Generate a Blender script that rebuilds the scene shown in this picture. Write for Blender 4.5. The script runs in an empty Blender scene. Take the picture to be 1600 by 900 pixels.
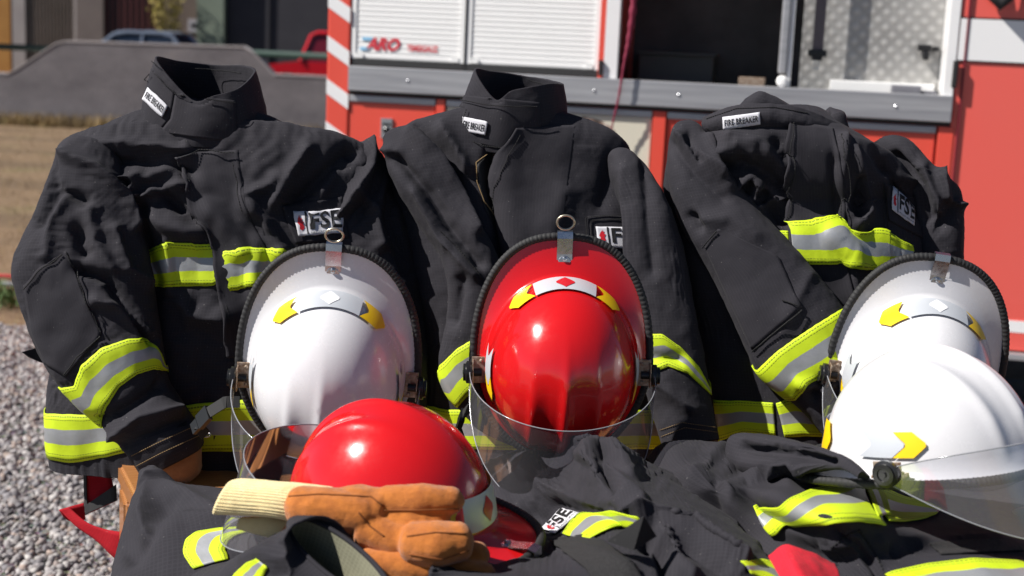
import bpy, bmesh, math, random
import numpy as np
from mathutils import Vector, Matrix, noise
from mathutils.bvhtree import BVHTree
rng = np.random.default_rng(7); random.seed(7)
S = bpy.context.scene
COL = S.collection
R = math.radians

# ------------------------------------------------------------------ camera
F = 2222.0
CAM = np.array([0.0, 0.0, 1.5])
PIT, ROL = R(10), R(2.6)
fw = np.array([0, math.cos(PIT), -math.sin(PIT)])
r0 = np.array([1.0, 0, 0]); u0 = np.array([0, math.sin(PIT), math.cos(PIT)])
rt = r0*math.cos(ROL) + u0*math.sin(ROL)
up = u0*math.cos(ROL) - r0*math.sin(ROL)
cam = bpy.data.objects.new('camera', bpy.data.cameras.new('camera')); COL.objects.link(cam)
cam.matrix_world = Matrix(((rt[0], up[0], -fw[0], CAM[0]), (rt[1], up[1], -fw[1], CAM[1]), (rt[2], up[2], -fw[2], CAM[2]), (0, 0, 0, 1)))
cam.data.lens = 50.0; cam.data.sensor_width = 36.0; cam.data.clip_end = 500
cam.data.dof.use_dof = True; cam.data.dof.focus_distance = 2.22; cam.data.dof.aperture_fstop = 5.0
S.camera = cam

def ray(px, py):
    return fw*F + rt*(px-800.0) - up*(py-450.0)
def P(px, py, Y):                      # world point seen at this direction, at distance Y down the yard
    d = ray(px, py); return CAM + d*(Y/d[1])
TZ = 0.75
def PZ(px, py, h):                     # point at height h over the table top
    d = ray(px, py); return CAM + d*((TZ+h-CAM[2])/d[2])
def PG(px, py, z=0.0):
    d = ray(px, py); return CAM + d*((z-CAM[2])/d[2])
def pix(W):
    d = np.asarray(W) - CAM
    z = d@fw
    return np.stack([800 + F*(d@rt)/z, 450 - F*(d@up)/z], -1)

# ------------------------------------------------------------------ materials
MATS = {}
def mat(name, col=(.5, .5, .5), rough=.6, metal=0.0, **kw):
    if name in MATS: return MATS[name]
    m = bpy.data.materials.new(name); m.use_nodes = True; MATS[name] = m
    b = m.node_tree.nodes['Principled BSDF']
    b.inputs['Base Color'].default_value = (*col, 1); b.inputs['Roughness'].default_value = rough
    b.inputs['Metallic'].default_value = metal
    for k, v in kw.items(): b.inputs[k.replace('_', ' ')].default_value = v
    return m
class NT:
    def __init__(s, m): s.m = m; s.t = m.node_tree; s.b = s.t.nodes['Principled BSDF']
    def n(s, ty, **kw):
        o = s.t.nodes.new(ty)
        for k, v in kw.items():
            if k in ('operation', 'blend_type', 'data_type', 'noise_dimensions', 'feature', 'distance', 'wave_type', 'bands_direction'): setattr(o, k, v)
            else: o.inputs[k].default_value = v
        return o
    def l(s, a, b): s.t.links.new(a, b)
    def coord(s, kind='Object', scale=(1, 1, 1)):
        tc = s.n('ShaderNodeTexCoord'); mp = s.n('ShaderNodeMapping'); mp.inputs['Scale'].default_value = scale
        s.l(tc.outputs[kind], mp.inputs['Vector']); return mp.outputs['Vector']
    def noise(s, vec, scale, detail=4, rough=.55):
        o = s.n('ShaderNodeTexNoise', Scale=scale, Detail=detail, Roughness=rough); s.l(vec, o.inputs['Vector']); return o.outputs['Fac']
    def ramp(s, fac, stops, interp='LINEAR'):
        o = s.n('ShaderNodeValToRGB'); o.color_ramp.interpolation = interp
        e = o.color_ramp.elements
        while len(e) < len(stops): e.new(.5)
        for q, (p, c) in zip(e, stops): q.position = p; q.color = (*c, 1) if len(c) == 3 else c
        s.l(fac, o.inputs['Fac']); return o.outputs['Color']
    def mix(s, fac, a, b, mode='MIX'):
        o = s.n('ShaderNodeMix', data_type='RGBA', blend_type=mode)
        for i, v in ((0, fac), (6, a), (7, b)):
            if hasattr(v, 'links') or hasattr(v, 'is_linked'): s.l(v, o.inputs[i])
            else: o.inputs[i].default_value = v if i == 0 else (*v, 1)
        return o.outputs[2]
    def math(s, op, a, b=0.0):
        o = s.n('ShaderNodeMath', operation=op)
        for i, v in ((0, a), (1, b)):
            if hasattr(v, 'is_linked'): s.l(v, o.inputs[i])
            else: o.inputs[i].default_value = v
        return o.outputs[0]
    def bump(s, h, strength=.3, dist=.002):
        o = s.n('ShaderNodeBump', Strength=strength, Distance=dist); s.l(h, o.inputs['Height'])
        prev = s.b.inputs['Normal']
        if prev.links: s.l(prev.links[0].from_socket, o.inputs['Normal'])
        s.l(o.outputs['Normal'], prev)
    def base(s, c): s.l(c, s.b.inputs['Base Color'])
    def rough(s, c): s.l(c, s.b.inputs['Roughness'])

def grey_ramp(t, fac, a, b): return t.ramp(fac, [(.3, a), (.7, b)])

def fabric(name, c1, c2, rough=.85, weave=1.0):
    m = mat(name, c1, rough); t = NT(m)
    v = t.coord('UV')
    big = t.noise(t.coord('Object'), 9, 5)
    c = grey_ramp(t, big, c1, c2)
    fine = t.noise(t.coord('UV', (1, 2.2, 1)), 420, 3, .75)
    w1 = t.n('ShaderNodeTexWave', Scale=60, Distortion=.6, wave_type='BANDS', bands_direction='X'); t.l(v, w1.inputs['Vector'])
    w2 = t.n('ShaderNodeTexWave', Scale=60, Distortion=.6, wave_type='BANDS', bands_direction='Y'); t.l(v, w2.inputs['Vector'])
    g = t.math('MAXIMUM', t.math('POWER', w1.outputs['Fac'], 8.0), t.math('POWER', w2.outputs['Fac'], 8.0))
    c = t.mix(t.math('MULTIPLY', g, .22*weave), c, (c2[0]*1.8, c2[1]*1.8, c2[2]*1.8))
    lint = t.math('GREATER_THAN', t.noise(t.coord('Object'), 260, 1, .5), .775)
    c = t.mix(t.math('MULTIPLY', lint, .35), c, (.25, .24, .23))
    t.base(c)
    t.bump(fine, .28*weave, .0014)
    t.bump(t.noise(t.coord('Object'), 30, 3, .5), .28, .005)
    m.node_tree.nodes['Principled BSDF'].inputs['Sheen Weight'].default_value = .02
    m.node_tree.nodes['Principled BSDF'].inputs['Sheen Roughness'].default_value = .5
    m.node_tree.nodes['Principled BSDF'].inputs['Specular IOR Level'].default_value = .12
    return m
M_fab = fabric('charcoal_fabric', (.0205, .0198, .0245), (.030, .0285, .034))
M_in = fabric('black_lining', (.012, .012, .013), (.018, .018, .019))
M_khaki = fabric('khaki_lining', (.13, .13, .09), (.22, .215, .15), .8)
M_velcro = mat('velcro', (.015, .015, .017), .95)
t = NT(M_velcro); t.bump(t.noise(t.coord('Object'), 900, 3, .8), 1.0, .004)
t.base(grey_ramp(t, t.noise(t.coord('Object'), 500, 2, .7), (.012, .012, .013), (.05, .048, .05)))
M_stitch = mat('stitch_thread', (.006, .006, .007), .9)
M_stitch_tan = mat('tan_thread', (.19, .125, .055), .9)

# reflective tape: lime / silver / lime across V, stitch rows near the edges
M_tape = mat('reflective_tape', (.6, .85, .02), .55); t = NT(M_tape)
uvn = t.n('ShaderNodeTexCoord'); sp = t.n('ShaderNodeSeparateXYZ'); t.l(uvn.outputs['UV'], sp.inputs[0])
lime = (.52, .67, .005); silv = (.33, .34, .36)
cr = t.ramp(sp.outputs['Y'], [(0, lime), (.345, silv), (.66, lime)], 'CONSTANT')
dirt = t.noise(t.coord('Object'), 35, 5, .6)
cr = t.mix(t.math('MULTIPLY', t.math('SUBTRACT', dirt, .35), .45), cr, (.42, .50, .10), 'MULTIPLY')
dash = t.math('GREATER_THAN', t.math('FRACT', t.math('MULTIPLY', sp.outputs['X'], 190.0)), .25)
def line(y, w=.012): return t.math('LESS_THAN', t.math('ABSOLUTE', t.math('SUBTRACT', sp.outputs['Y'], y)), w)
ln = t.math('MAXIMUM', line(.055), line(.945)); ln = t.math('MAXIMUM', ln, t.math('MAXIMUM', line(.13, .007), line(.87, .007)))
cr = t.mix(t.math('MULTIPLY', t.math('MULTIPLY', ln, dash), .85), cr, (.07, .10, .004)); t.base(cr)
t.bump(t.math('SUBTRACT', 1.0, ln), .5, .0008)
t.bump(t.noise(t.coord('Object'), 120, 4, .6), .3, .001)
isl = t.math('MULTIPLY', t.math('GREATER_THAN', sp.outputs['Y'], .345), t.math('LESS_THAN', sp.outputs['Y'], .66))
t.rough(t.math('SUBTRACT', .75, t.math('MULTIPLY', isl, .33)))
t.l(t.math('MULTIPLY', isl, .35), t.b.inputs['Metallic'])

def paint(name, c, rough=.12, coat=.6, dirt_amt=.12, orange=.15):
    m = mat(name, c, rough); t = NT(m)
    n = t.noise(t.coord('Object'), 22, 6, .65)
    t.base(t.mix(t.math('MULTIPLY', n, dirt_amt), c, (c[0]*.55, c[1]*.5, c[2]*.5)))
    t.rough(t.math('ADD', t.math('MULTIPLY', t.noise(t.coord('Object'), 60, 5, .7), .22), rough-.05))
    t.bump(t.noise(t.coord('Object'), 90, 2, .5), orange, .0006)
    sc = t.n('ShaderNodeTexVoronoi', Scale=55, feature='DISTANCE_TO_EDGE'); t.l(t.coord('Object', (1, .25, 1)), sc.inputs['Vector'])
    t.bump(sc.outputs['Distance'], .04, .0003)
    t.b.inputs['Coat Weight'].default_value = coat; t.b.inputs['Coat Roughness'].default_value = .06
    return m
M_red = paint('red_helmet_shell', (.56, .008, .010))
M_white = paint('white_helmet_shell', (.66, .66, .68), .2, .35, .10)
M_rubber = mat('black_rubber', (.014, .014, .015), .72)
M_plastic = mat('black_plastic', (.012, .012, .013), .32)
M_steel = mat('steel', (.55, .56, .58), .28, 1.0); t = NT(M_steel); t.rough(t.math('ADD', t.math('MULTIPLY', t.noise(t.coord('Object'), 150, 4), .3), .14))
M_rusty = mat('worn_bracket', (.38, .30, .22), .5, .6); t = NT(M_rusty); t.base(grey_ramp(t, t.noise(t.coord('Object'), 120, 4), (.50, .42, .34), (.20, .11, .06)))
M_brass = mat('dull_brass', (.50, .46, .36), .35, .9)
M_yel = mat('yellow_sticker', (.85, .55, .005), .4)
M_sil = mat('silver_sticker', (.55, .58, .62), .42, .25)
M_wht = mat('white_print', (.78, .78, .80), .5)
M_redp = mat('red_print', (.50, .012, .02), .4)
M_blk = mat('black_print', (.008, .008, .009), .6)
M_patch = mat('patch_white', (.58, .58, .62), .8); t = NT(M_patch); t.bump(t.noise(t.coord('Object'), 900, 2), .3, .0006)
M_strap = fabric('red_webbing', (.30, .008, .015), (.36, .012, .02), .8)
M_redcloth = fabric('red_cloth', (.50, .015, .03), (.55, .02, .035), .8)
# clear visor : thin sheet, fresnel mix
def clear(name, tint, gloss=.04, base=.02):
    m = bpy.data.materials.new(name); m.use_nodes = True; t = m.node_tree; t.nodes.clear()
    o = t.nodes.new('ShaderNodeOutputMaterial'); mx = t.nodes.new('ShaderNodeMixShader')
    tr = t.nodes.new('ShaderNodeBsdfTransparent'); tr.inputs[0].default_value = (*tint, 1)
    gl = t.nodes.new('ShaderNodeBsdfGlossy'); gl.inputs['Roughness'].default_value = gloss; gl.inputs['Color'].default_value = (.9, .9, .95, 1)
    fr = t.nodes.new('ShaderNodeFresnel'); fr.inputs[0].default_value = 1.45
    ad = t.nodes.new('ShaderNodeMath'); ad.operation = 'ADD'; ad.inputs[1].default_value = base
    t.links.new(fr.outputs[0], ad.inputs[0]); t.links.new(ad.outputs[0], mx.inputs[0]); t.links.new(tr.outputs[0], mx.inputs[1]); t.links.new(gl.outputs[0], mx.inputs[2]); df = t.nodes.new('ShaderNodeBsdfDiffuse'); df.inputs[0].default_value = (.8, .8, .85, 1); m2 = t.nodes.new('ShaderNodeMixShader'); m2.inputs[0].default_value = .04
    t.links.new(mx.outputs[0], m2.inputs[1]); t.links.new(df.outputs[0], m2.inputs[2]); t.links.new(m2.outputs[0], o.inputs[0])
    return m
M_visor = clear('clear_visor', (.80, .81, .85), .07, .13)
M_visor_edge = mat('visor_edge', (.34, .35, .38), .15, Transmission_Weight=.35)
M_wood = mat('varnished_wood', (.36, .15, .05), .35); t = NT(M_wood)
wv = t.n('ShaderNodeTexWave', Scale=9, Distortion=5, Detail=4, wave_type='BANDS', bands_direction='Y'); t.l(t.coord('Object', (1, 4, 4)), wv.inputs['Vector'])
t.base(t.mix(t.math('MULTIPLY', t.noise(t.coord('Object', (2, 20, 20)), 8, 5), .5), t.ramp(wv.outputs['Fac'], [(0, (.33, .13, .04)), (1, (.45, .21, .08))]), (.17, .06, .02)))
t.b.inputs['Coat Weight'].default_value = .3; t.bump(t.noise(t.coord('Object', (3, 40, 40)), 10, 4), .2, .001)
def suede(name, a, b):
    m = mat(name, a, .95); t = NT(m); t.base(grey_ramp(t, t.noise(t.coord('Object'), 45, 6, .7), a, b)); t.bump(t.noise(t.coord('Object'), 800, 3, .7), .7, .0018)
    t.bump(t.noise(t.coord('Object'), 60, 4), .5, .004); t.b.inputs['Sheen Weight'].default_value = .25; return m
M_suede = suede('orange_suede', (.54, .17, .02), (.34, .095, .012))
M_knit = suede('cream_knit', (.84, .72, .40), (.74, .58, .28))

# ------------------------------------------------------------------ object helpers
def link(o): COL.objects.link(o); return o
def mk(name, V, faces, m, parent=None, uv=None, smooth=True, origin=None):
    V = np.asarray(V, float)
    me = bpy.data.meshes.new(name)
    if parent is not None and origin is None: origin = parent.get('_o', None) and np.array(parent['_o'])
    if origin is None: origin = np.zeros(3)
    if isinstance(faces, np.ndarray): faces = faces.tolist()
    me.from_pydata((V-origin).tolist(), [], faces)
    if smooth: me.polygons.foreach_set('use_smooth', [True]*len(me.polygons))
    if uv is not None:
        l = me.uv_layers.new(name='UVMap'); idx = np.empty(len(me.loops), int); me.loops.foreach_get('vertex_index', idx)
        l.data.foreach_set('uv', np.asarray(uv)[idx].ravel())
    me.materials.append(m); me.validate()
    o = link(bpy.data.objects.new(name, me))
    if parent is not None: o.parent = parent
    else: o.location = origin
    return o
def thing(name, label, cat, loc=(0, 0, 0), group=None):
    o = link(bpy.data.objects.new(name, None)); o.empty_display_size = .05
    o.location = loc; o['_o'] = list(map(float, loc)); o['label'] = label; o['category'] = cat
    if group: o['group'] = group
    return o
def tag(o, label, cat, group=None):
    o['label'] = label; o['category'] = cat
    if group: o['group'] = group
    return o
def struct(o): o['kind'] = 'structure'; return o

class MB:                                  # collects shapes for ONE mesh
    def __init__(s): s.V = []; s.F = []; s.n = 0
    def add(s, V, F):
        V = np.asarray(V, float); s.V.append(V); s.F += [[i+s.n for i in f] for f in F]; s.n += len(V); return s
    def box(s, x0, x1, y0, y1, z0, z1, M=None, bev=0.0):
        x0, x1 = sorted((x0, x1)); y0, y1 = sorted((y0, y1)); z0, z1 = sorted((z0, z1))
        if bev > 0:
            b = bmesh.new(); bmesh.ops.create_cube(b, size=1)
            for v in b.verts: v.co = Vector(((x0+x1)/2+v.co.x*(x1-x0), (y0+y1)/2+v.co.y*(y1-y0), (z0+z1)/2+v.co.z*(z1-z0)))
            bmesh.ops.bevel(b, geom=list(b.edges), offset=bev, segments=2, affect='EDGES', profile=.6)
            b.verts.index_update(); V = np.array([v.co[:] for v in b.verts]); Fc = [[v.index for v in f.verts] for f in b.faces]; b.free()
        else:
            V = np.array([[x, y, z] for x in (x0, x1) for y in (y0, y1) for z in (z0, z1)])
            Fc = [[0, 1, 3, 2], [4, 6, 7, 5], [0, 4, 5, 1], [2, 3, 7, 6], [0, 2, 6, 4], [1, 5, 7, 3]]
        if M is not None: V = V@np.array(M)[:3, :3].T + np.array(M)[:3, 3]
        return s.add(V, Fc)
    def tube(s, pts, rad, n=10, cap=True, closed=False, flat=None):
        pts = np.asarray(pts, float); k = len(pts)
        rad = np.broadcast_to(np.asarray(rad, float), (k,))
        T = np.roll(pts, -1, 0)-np.roll(pts, 1, 0) if closed else np.gradient(pts, axis=0)
        T /= np.linalg.norm(T, axis=1)[:, None]+1e-12
        ref = np.array([0, 0, 1.0]) if abs(T[0][2]) < .9 else np.array([0, 1.0, 0])
        V = []
        a = np.cross(T[0], ref); a /= np.linalg.norm(a)
        for i in range(k):
            a = a - T[i]*np.dot(a, T[i]); a /= np.linalg.norm(a); b = np.cross(T[i], a)
            for j in range(n):
                th = 2*math.pi*j/n; V.append(pts[i]+rad[i]*(math.cos(th)*a+math.sin(th)*b))
        Fc = []
        for i in range(k if closed else k-1):
            i2 = (i+1) % k
            for j in range(n): j2 = (j+1) % n; Fc.append([i*n+j, i*n+j2, i2*n+j2, i2*n+j])
        if cap and not closed: Fc += [list(range(n))[::-1], [(k-1)*n+j for j in range(n)]]
        return s.add(V, Fc)
    def lathe(s, prof, o, ax, n=20):       # prof: (radius, along)
        ax = np.asarray(ax, float); ax /= np.linalg.norm(ax); ref = np.array([0, 0, 1.0]) if abs(ax[2]) < .9 else np.array([1.0, 0, 0])
        a = np.cross(ax, ref); a /= np.linalg.norm(a); b = np.cross(ax, a); V = []; Fc = []
        for r, h in prof:
            for j in range(n): th = 2*math.pi*j/n; V.append(np.asarray(o)+ax*h+r*(math.cos(th)*a+math.sin(th)*b))
        for i in range(len(prof)-1):
            for j in range(n): j2 = (j+1) % n; Fc.append([i*n+j, i*n+j2, (i+1)*n+j2, (i+1)*n+j])
        Fc += [list(range(n))[::-1], [(len(prof)-1)*n+j for j in range(n)]]
        return s.add(V, Fc)
    def build(s, name, m, parent=None, smooth=False, **k): return mk(name, np.concatenate(s.V), s.F, m, parent, smooth=smooth, **k)
def smooth_by_angle(o, deg=35):
    me = o.data; me.polygons.foreach_set('use_smooth', [True]*len(me.polygons))
    b = bmesh.new(); b.from_mesh(me)
    for e in b.edges:
        if len(e.link_faces) == 2 and e.calc_face_angle(0) > R(deg): e.smooth = False
    b.to_mesh(me); b.free(); return o
def prism(mb, pts, y0, y1):               # polygon in x,z extruded between two y
    n = len(pts); V = [[x, y0, z] for x, z in pts]+[[x, y1, z] for x, z in pts]
    Fc = [list(range(n)), list(range(n, 2*n))[::-1]]+[[i, i+n, (i+1) % n+n, (i+1) % n] for i in range(n)]
    return mb.add(V, Fc)

# ------------------------------------------------------------------ cloth surfaces
def catmull(C, ts):                       # C (k,...) at integer knots, ts in 0..k-1
    C = np.asarray(C, float); k = len(C)
    i = np.clip(np.floor(ts).astype(int), 0, k-2); f = (ts-i).reshape((-1,)+(1,)*(C.ndim-1))
    g = lambda j: C[np.clip(j, 0, k-1)]
    p0, p1, p2, p3 = g(i-1), g(i), g(i+1), g(i+2)
    p0 = np.where((i == 0).reshape(f.shape), 2*p1-p2, p0); p3 = np.where((i == k-2).reshape(f.shape), 2*p2-p1, p3)
    return .5*((2*p1)+(-p0+p2)*f+(2*p0-5*p1+4*p2-p3)*f*f+(-p0+3*p1-3*p2+p3)*f**3)
def wrap_pad(G): return np.concatenate([G[:, -1:], G, G[:, :2]], 1)
def grid_normals(G, closed):
    if closed:
        du = np.roll(G, -1, 1)-np.roll(G, 1, 1)
    else: du = np.gradient(G, axis=1)
    dv = np.gradient(G, axis=0); N = np.cross(du, dv); return N/(np.linalg.norm(N, axis=2)[..., None]+1e-12)
def poly_dist(Q, pl):
    best = np.full(Q.shape[:-1], 1e9); pl = np.asarray(pl, float)
    for a, b in zip(pl[:-1], pl[1:]):
        ab = b-a; tt = np.clip(((Q-a)@ab)/(ab@ab+1e-9), 0, 1)
        best = np.minimum(best, np.linalg.norm(Q-(a+tt[..., None]*ab), axis=-1))
    return best
def noise_grid(G, scale, off=0.0, aniso=(1, 1, 1), oct=2):
    f = G.reshape(-1, 3)*scale*np.array(aniso)+off
    out = [noise.fractal(Vector(p), 1.0, 2.0, oct) for p in f]
    return np.array(out).reshape(G.shape[:-1])
def relax(G, closed, su, sv, iters=90, ka=.012, kb=.25, amp=.004, nscale=16, seed=0.0, pin=None, aniso=(1, 1, 1)):
    G0 = G.copy(); N = grid_normals(G, closed)
    n = noise_grid(G0, nscale, 3.1+seed, aniso)
    G = G0 + N*(amp*n)[..., None]
    nv, nu = G.shape[:2]
    def ln(A, B): return np.linalg.norm(A-B, axis=-1)
    def solve(A, B, L, k):
        d = B-A; l = np.linalg.norm(d, axis=-1)[..., None]+1e-9; c = d*((l-L[..., None])/l)*(.5*k); return c
    R_u = ln(np.roll(G0, -1, 1), G0)*(1+su); R_v = ln(G0[1:], G0[:-1])*(1+(sv[:-1] if hasattr(sv, 'shape') else sv))
    R_d = ln(np.roll(G0, -1, 1)[1:], G0[:-1])*(1+.5*(np.mean(su)+np.mean(sv)))
    R_e = ln(np.roll(G0, -1, 1)[:-1], G0[1:])*(1+.5*(np.mean(su)+np.mean(sv)))
    B_u = ln(np.roll(G0, -2, 1), G0); B_v = ln(G0[2:], G0[:-2])
    cols = nu if closed else nu-1
    for it in range(iters):
        for par in (0, 1):
            j = np.arange(par, cols, 2); j2 = (j+1) % nu
            c = solve(G[:, j], G[:, j2], R_u[:, j], 1.0); G[:, j] += c; G[:, j2] -= c
            i = np.arange(par, nv-1, 2)
            c = solve(G[i], G[i+1], R_v[i], 1.0); G[i] += c; G[i+1] -= c
            j = np.arange(par, cols, 2); j2 = (j+1) % nu
            ii = np.arange(0, nv-1)
            c = solve(G[:-1][:, j], G[1:][:, j2], R_d[:, j], .35); G[:-1, j] += c*.7; G[1:, j2] -= c*.7
            c = solve(G[:-1][:, j2], G[1:][:, j], R_e[:, j], .35); G[:-1, j2] += c*.7; G[1:, j] -= c*.7
        # bending: second neighbours must not come too close
        if closed:
            A = np.roll(G, 1, 1); B = np.roll(G, -1, 1); mid = (A+B)/2; G += (mid-G)*kb*.25
        else:
            mid = (G[:, :-2]+G[:, 2:])/2; G[:, 1:-1] += (mid-G[:, 1:-1])*kb*.25
        mid = (G[:-2]+G[2:])/2; G[1:-1] += (mid-G[1:-1])*kb*.25
        G += (G0-G)*ka
        if pin is not None: G[pin] = G0[pin]
    return G

class Surf:
    def __init__(s, G, closed, flip=False):
        s.G = G; s.closed = closed; s.nv, s.nu = G.shape[:2]
        s.N = grid_normals(G, closed)
        # outward = mostly towards camera for the front
        c = G[:, s.nu//2]; tocam = CAM-c
        sg = np.sign(np.sum(s.N[:, s.nu//2]*tocam, 1).sum()) or 1
        s.N *= sg; s.flip = sg < 0
        lu = np.linalg.norm(np.diff(G, axis=1), axis=2).mean(0); lv = np.linalg.norm(np.diff(G, axis=0), axis=2).mean(1)
        s.U = np.concatenate([[0], np.cumsum(lu)]); s.Vv = np.concatenate([[0], np.cumsum(lv)])
        s.bvh = None
    def faces(s):
        nu, nv = s.nu, s.nv; i = np.arange(nv-1)[:, None]; j = np.arange(nu if s.closed else nu-1)[None]; j2 = (j+1) % nu
        Fq = np.stack([i*nu+j+0*j2, i*nu+j2, (i+1)*nu+j2, (i+1)*nu+j], -1).reshape(-1, 4)
        return Fq[:, ::-1] if s.flip else Fq
    def uv(s):
        return np.stack(np.broadcast_arrays(s.U[None, :], s.Vv[:, None]), -1).reshape(-1, 2)
    def build(s, name, m, parent, thick=0.0, caps=(False, False)):
        Fq = s.faces().tolist(); V = s.G.reshape(-1, 3); uv = s.uv()
        if caps[0]: Fq.append([j for j in range(s.nu)])
        if caps[1]: Fq.append([(s.nv-1)*s.nu+j for j in range(s.nu)])
        o = mk(name, V, Fq, m, parent, uv)
        if thick: md = o.modifiers.new('s', 'SOLIDIFY'); md.thickness = thick; md.offset = -1
        return o
    def tree(s):
        if s.bvh is None:
            s.Fq = s.faces(); s.bvh = BVHTree.FromPolygons([tuple(v) for v in s.G.reshape(-1, 3)], s.Fq.tolist())
        return s.bvh
    def hit(s, px, py):
        d = Vector(ray(px, py)).normalized()
        loc, nor, idx, dist = s.tree().ray_cast(Vector(CAM), d)
        if loc is None:
            c = pix(s.G.reshape(-1, 3)); k = np.argmin(((c-np.array([px, py]))**2).sum(1)+0*c[:, 0])
            near = np.where(((c-np.array([px, py]))**2).sum(1) < ((c[k]-np.array([px, py]))**2).sum()+9)[0]
            k = near[np.argmin(s.G.reshape(-1, 3)[near][:, 1])]
            vi = k//s.nu; ui = k % s.nu
            return s.G[vi, ui].copy(), s.N[vi, ui].copy(), (ui/s.nu, vi/(s.nv-1))
        f = s.Fq[idx]; q = s.G.reshape(-1, 3)[f]; w = 1/(np.linalg.norm(q-np.array(loc), axis=1)+1e-5); w /= w.sum()
        vi = f//s.nu; ui = f % s.nu
        if ui.max()-ui.min() > 2: ui = np.where(ui < 2, ui+s.nu, ui)
        n = (s.N.reshape(-1, 3)[f]*w[:, None]).sum(0); n /= np.linalg.norm(n)+1e-9
        if n@(CAM-np.array(loc)) < 0: n = -n
        return np.array(loc), n, ((ui*w).sum()/s.nu, (vi*w).sum()/(s.nv-1))
    def at(s, u, v):
        uu = (u*s.nu); vv = np.clip(v, 0, 1)*(s.nv-1)
        if s.closed: uu = uu % s.nu; i0 = np.floor(uu).astype(int) % s.nu; i1 = (i0+1) % s.nu
        else: uu = np.clip(uu, 0, s.nu-1); i0 = np.clip(np.floor(uu).astype(int), 0, s.nu-2); i1 = i0+1
        fu = (uu-np.floor(uu))[..., None]; j0 = np.clip(np.floor(vv).astype(int), 0, s.nv-2); fv = (vv-j0)[..., None]
        def g(A): return (A[j0, i0]*(1-fu)+A[j0, i1]*fu)*(1-fv)+(A[j0+1, i0]*(1-fu)+A[j0+1, i1]*fu)*fv
        n = g(s.N); return g(s.G), n/(np.linalg.norm(n, axis=-1)[..., None]+1e-9)

GAIN = 1.75; WG = 1.05
def finish(G, closed, strokes, rel, seed, fac=2, fine=.0012):
    N = grid_normals(G, closed)
    nu = G.shape[1]
    sg = np.sign((N[:, nu//2]*(CAM-G[:, nu//2])).sum()); N = N*sg
    for st in strokes:
        pl, w, a = st[:3]; ex = st[3] if len(st) > 3 else 1.5
        px = pix(G); d = poly_dist(px, pl); face = np.clip((N*(CAM-G)).sum(-1)/2.2*2.5, 0, 1)
        G = G+N*(GAIN*a*np.exp(-(d/(w*WG))**ex)*face)[..., None]
    if rel:
        Gb = G; Nb = grid_normals(Gb, closed); Nb = Nb*np.sign((Nb[:, nu//2]*(CAM-Gb[:, nu//2])).sum())
        G = relax(G, closed, seed=seed, **rel)
        if closed:
            dn = ((G-Gb)*Nb).sum(-1); vd = CAM-Gb; vd = vd/np.linalg.norm(vd, axis=-1)[..., None]; sil = np.clip(1-np.abs((Nb*vd).sum(-1))*1.6, 0, 1)
            G = G-Nb*(np.maximum(dn+.004, 0)*sil)[..., None]
    # upsample
    nv, nu = G.shape[:2]
    ts = np.linspace(0, nv-1, (nv-1)*fac+1); G = catmull(G, ts)
    if closed:
        Gp = np.concatenate([G[:, -2:], G, G[:, :3]], 1); us = 2+np.arange(nu*fac)/fac
        G = np.swapaxes(catmull(np.swapaxes(Gp, 0, 1), us), 0, 1)
    else:
        us = np.linspace(0, nu-1, (nu-1)*fac+1); G = np.swapaxes(catmull(np.swapaxes(G, 0, 1), us), 0, 1)
    if fine: G = G+grid_normals(G, closed)*(fine*noise_grid(G, 38, seed*2.7, oct=3))[..., None]
    return Surf(G, closed)
def tube_surf(rows, nu=120, nv=90, strokes=(), rel=None, seed=0., ex=.85, fac=2, fine=.0012):
    rows = np.array(rows, float)
    c = (rows[:, :2]+rows[:, 2:4])/2; dl = np.linalg.norm(np.diff(c, axis=0), axis=1)+.35*np.abs(np.diff(rows[:, 2]-rows[:, 0])); cum = np.concatenate([[0], np.cumsum(dl)])
    ts = np.interp(np.linspace(0, cum[-1], nv), cum, np.arange(len(rows)))
    rr = catmull(rows, ts)
    L = np.array([P(r[0], r[1], r[4]) for r in rr]); Rr = np.array([P(r[2], r[3], r[4]) for r in rr])
    mid = (L+Rr)/2; half = (Rr-L)/2; ax = np.gradient(mid, axis=0)
    D = np.cross(half, ax); D /= np.linalg.norm(D, axis=1)[:, None]
    D *= np.sign((D*(CAM-mid)).sum(1))[:, None]
    # smooth D
    for _ in range(6): D[1:-1] = (D[:-2]+D[1:-1]*2+D[2:])/4; D /= np.linalg.norm(D, axis=1)[:, None]
    u = np.arange(nu)/nu*2*math.pi; cx = -np.sin(u); cy = -np.cos(u)
    cx = np.sign(cx)*np.abs(cx)**ex; cy = np.sign(cy)*np.abs(cy)**ex
    G = mid[:, None]+half[:, None]*cx[None, :, None]+D[:, None]*(rr[:, 5][:, None, None]*cy[None, :, None])
    return finish(G, True, strokes, rel, seed, fac, fine)
def patch_surf(ctrl, nu=100, nv=70, strokes=(), rel=None, seed=0., fac=2, fine=.0012):
    C = np.array(ctrl, float)             # rows x cols x 3 world
    G = catmull(C, np.linspace(0, len(C)-1, nv)); G = np.swapaxes(catmull(np.swapaxes(G, 0, 1), np.linspace(0, C.shape[1]-1, nu)), 0, 1)
    return finish(G, False, strokes, rel, seed, fac, fine)

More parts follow.
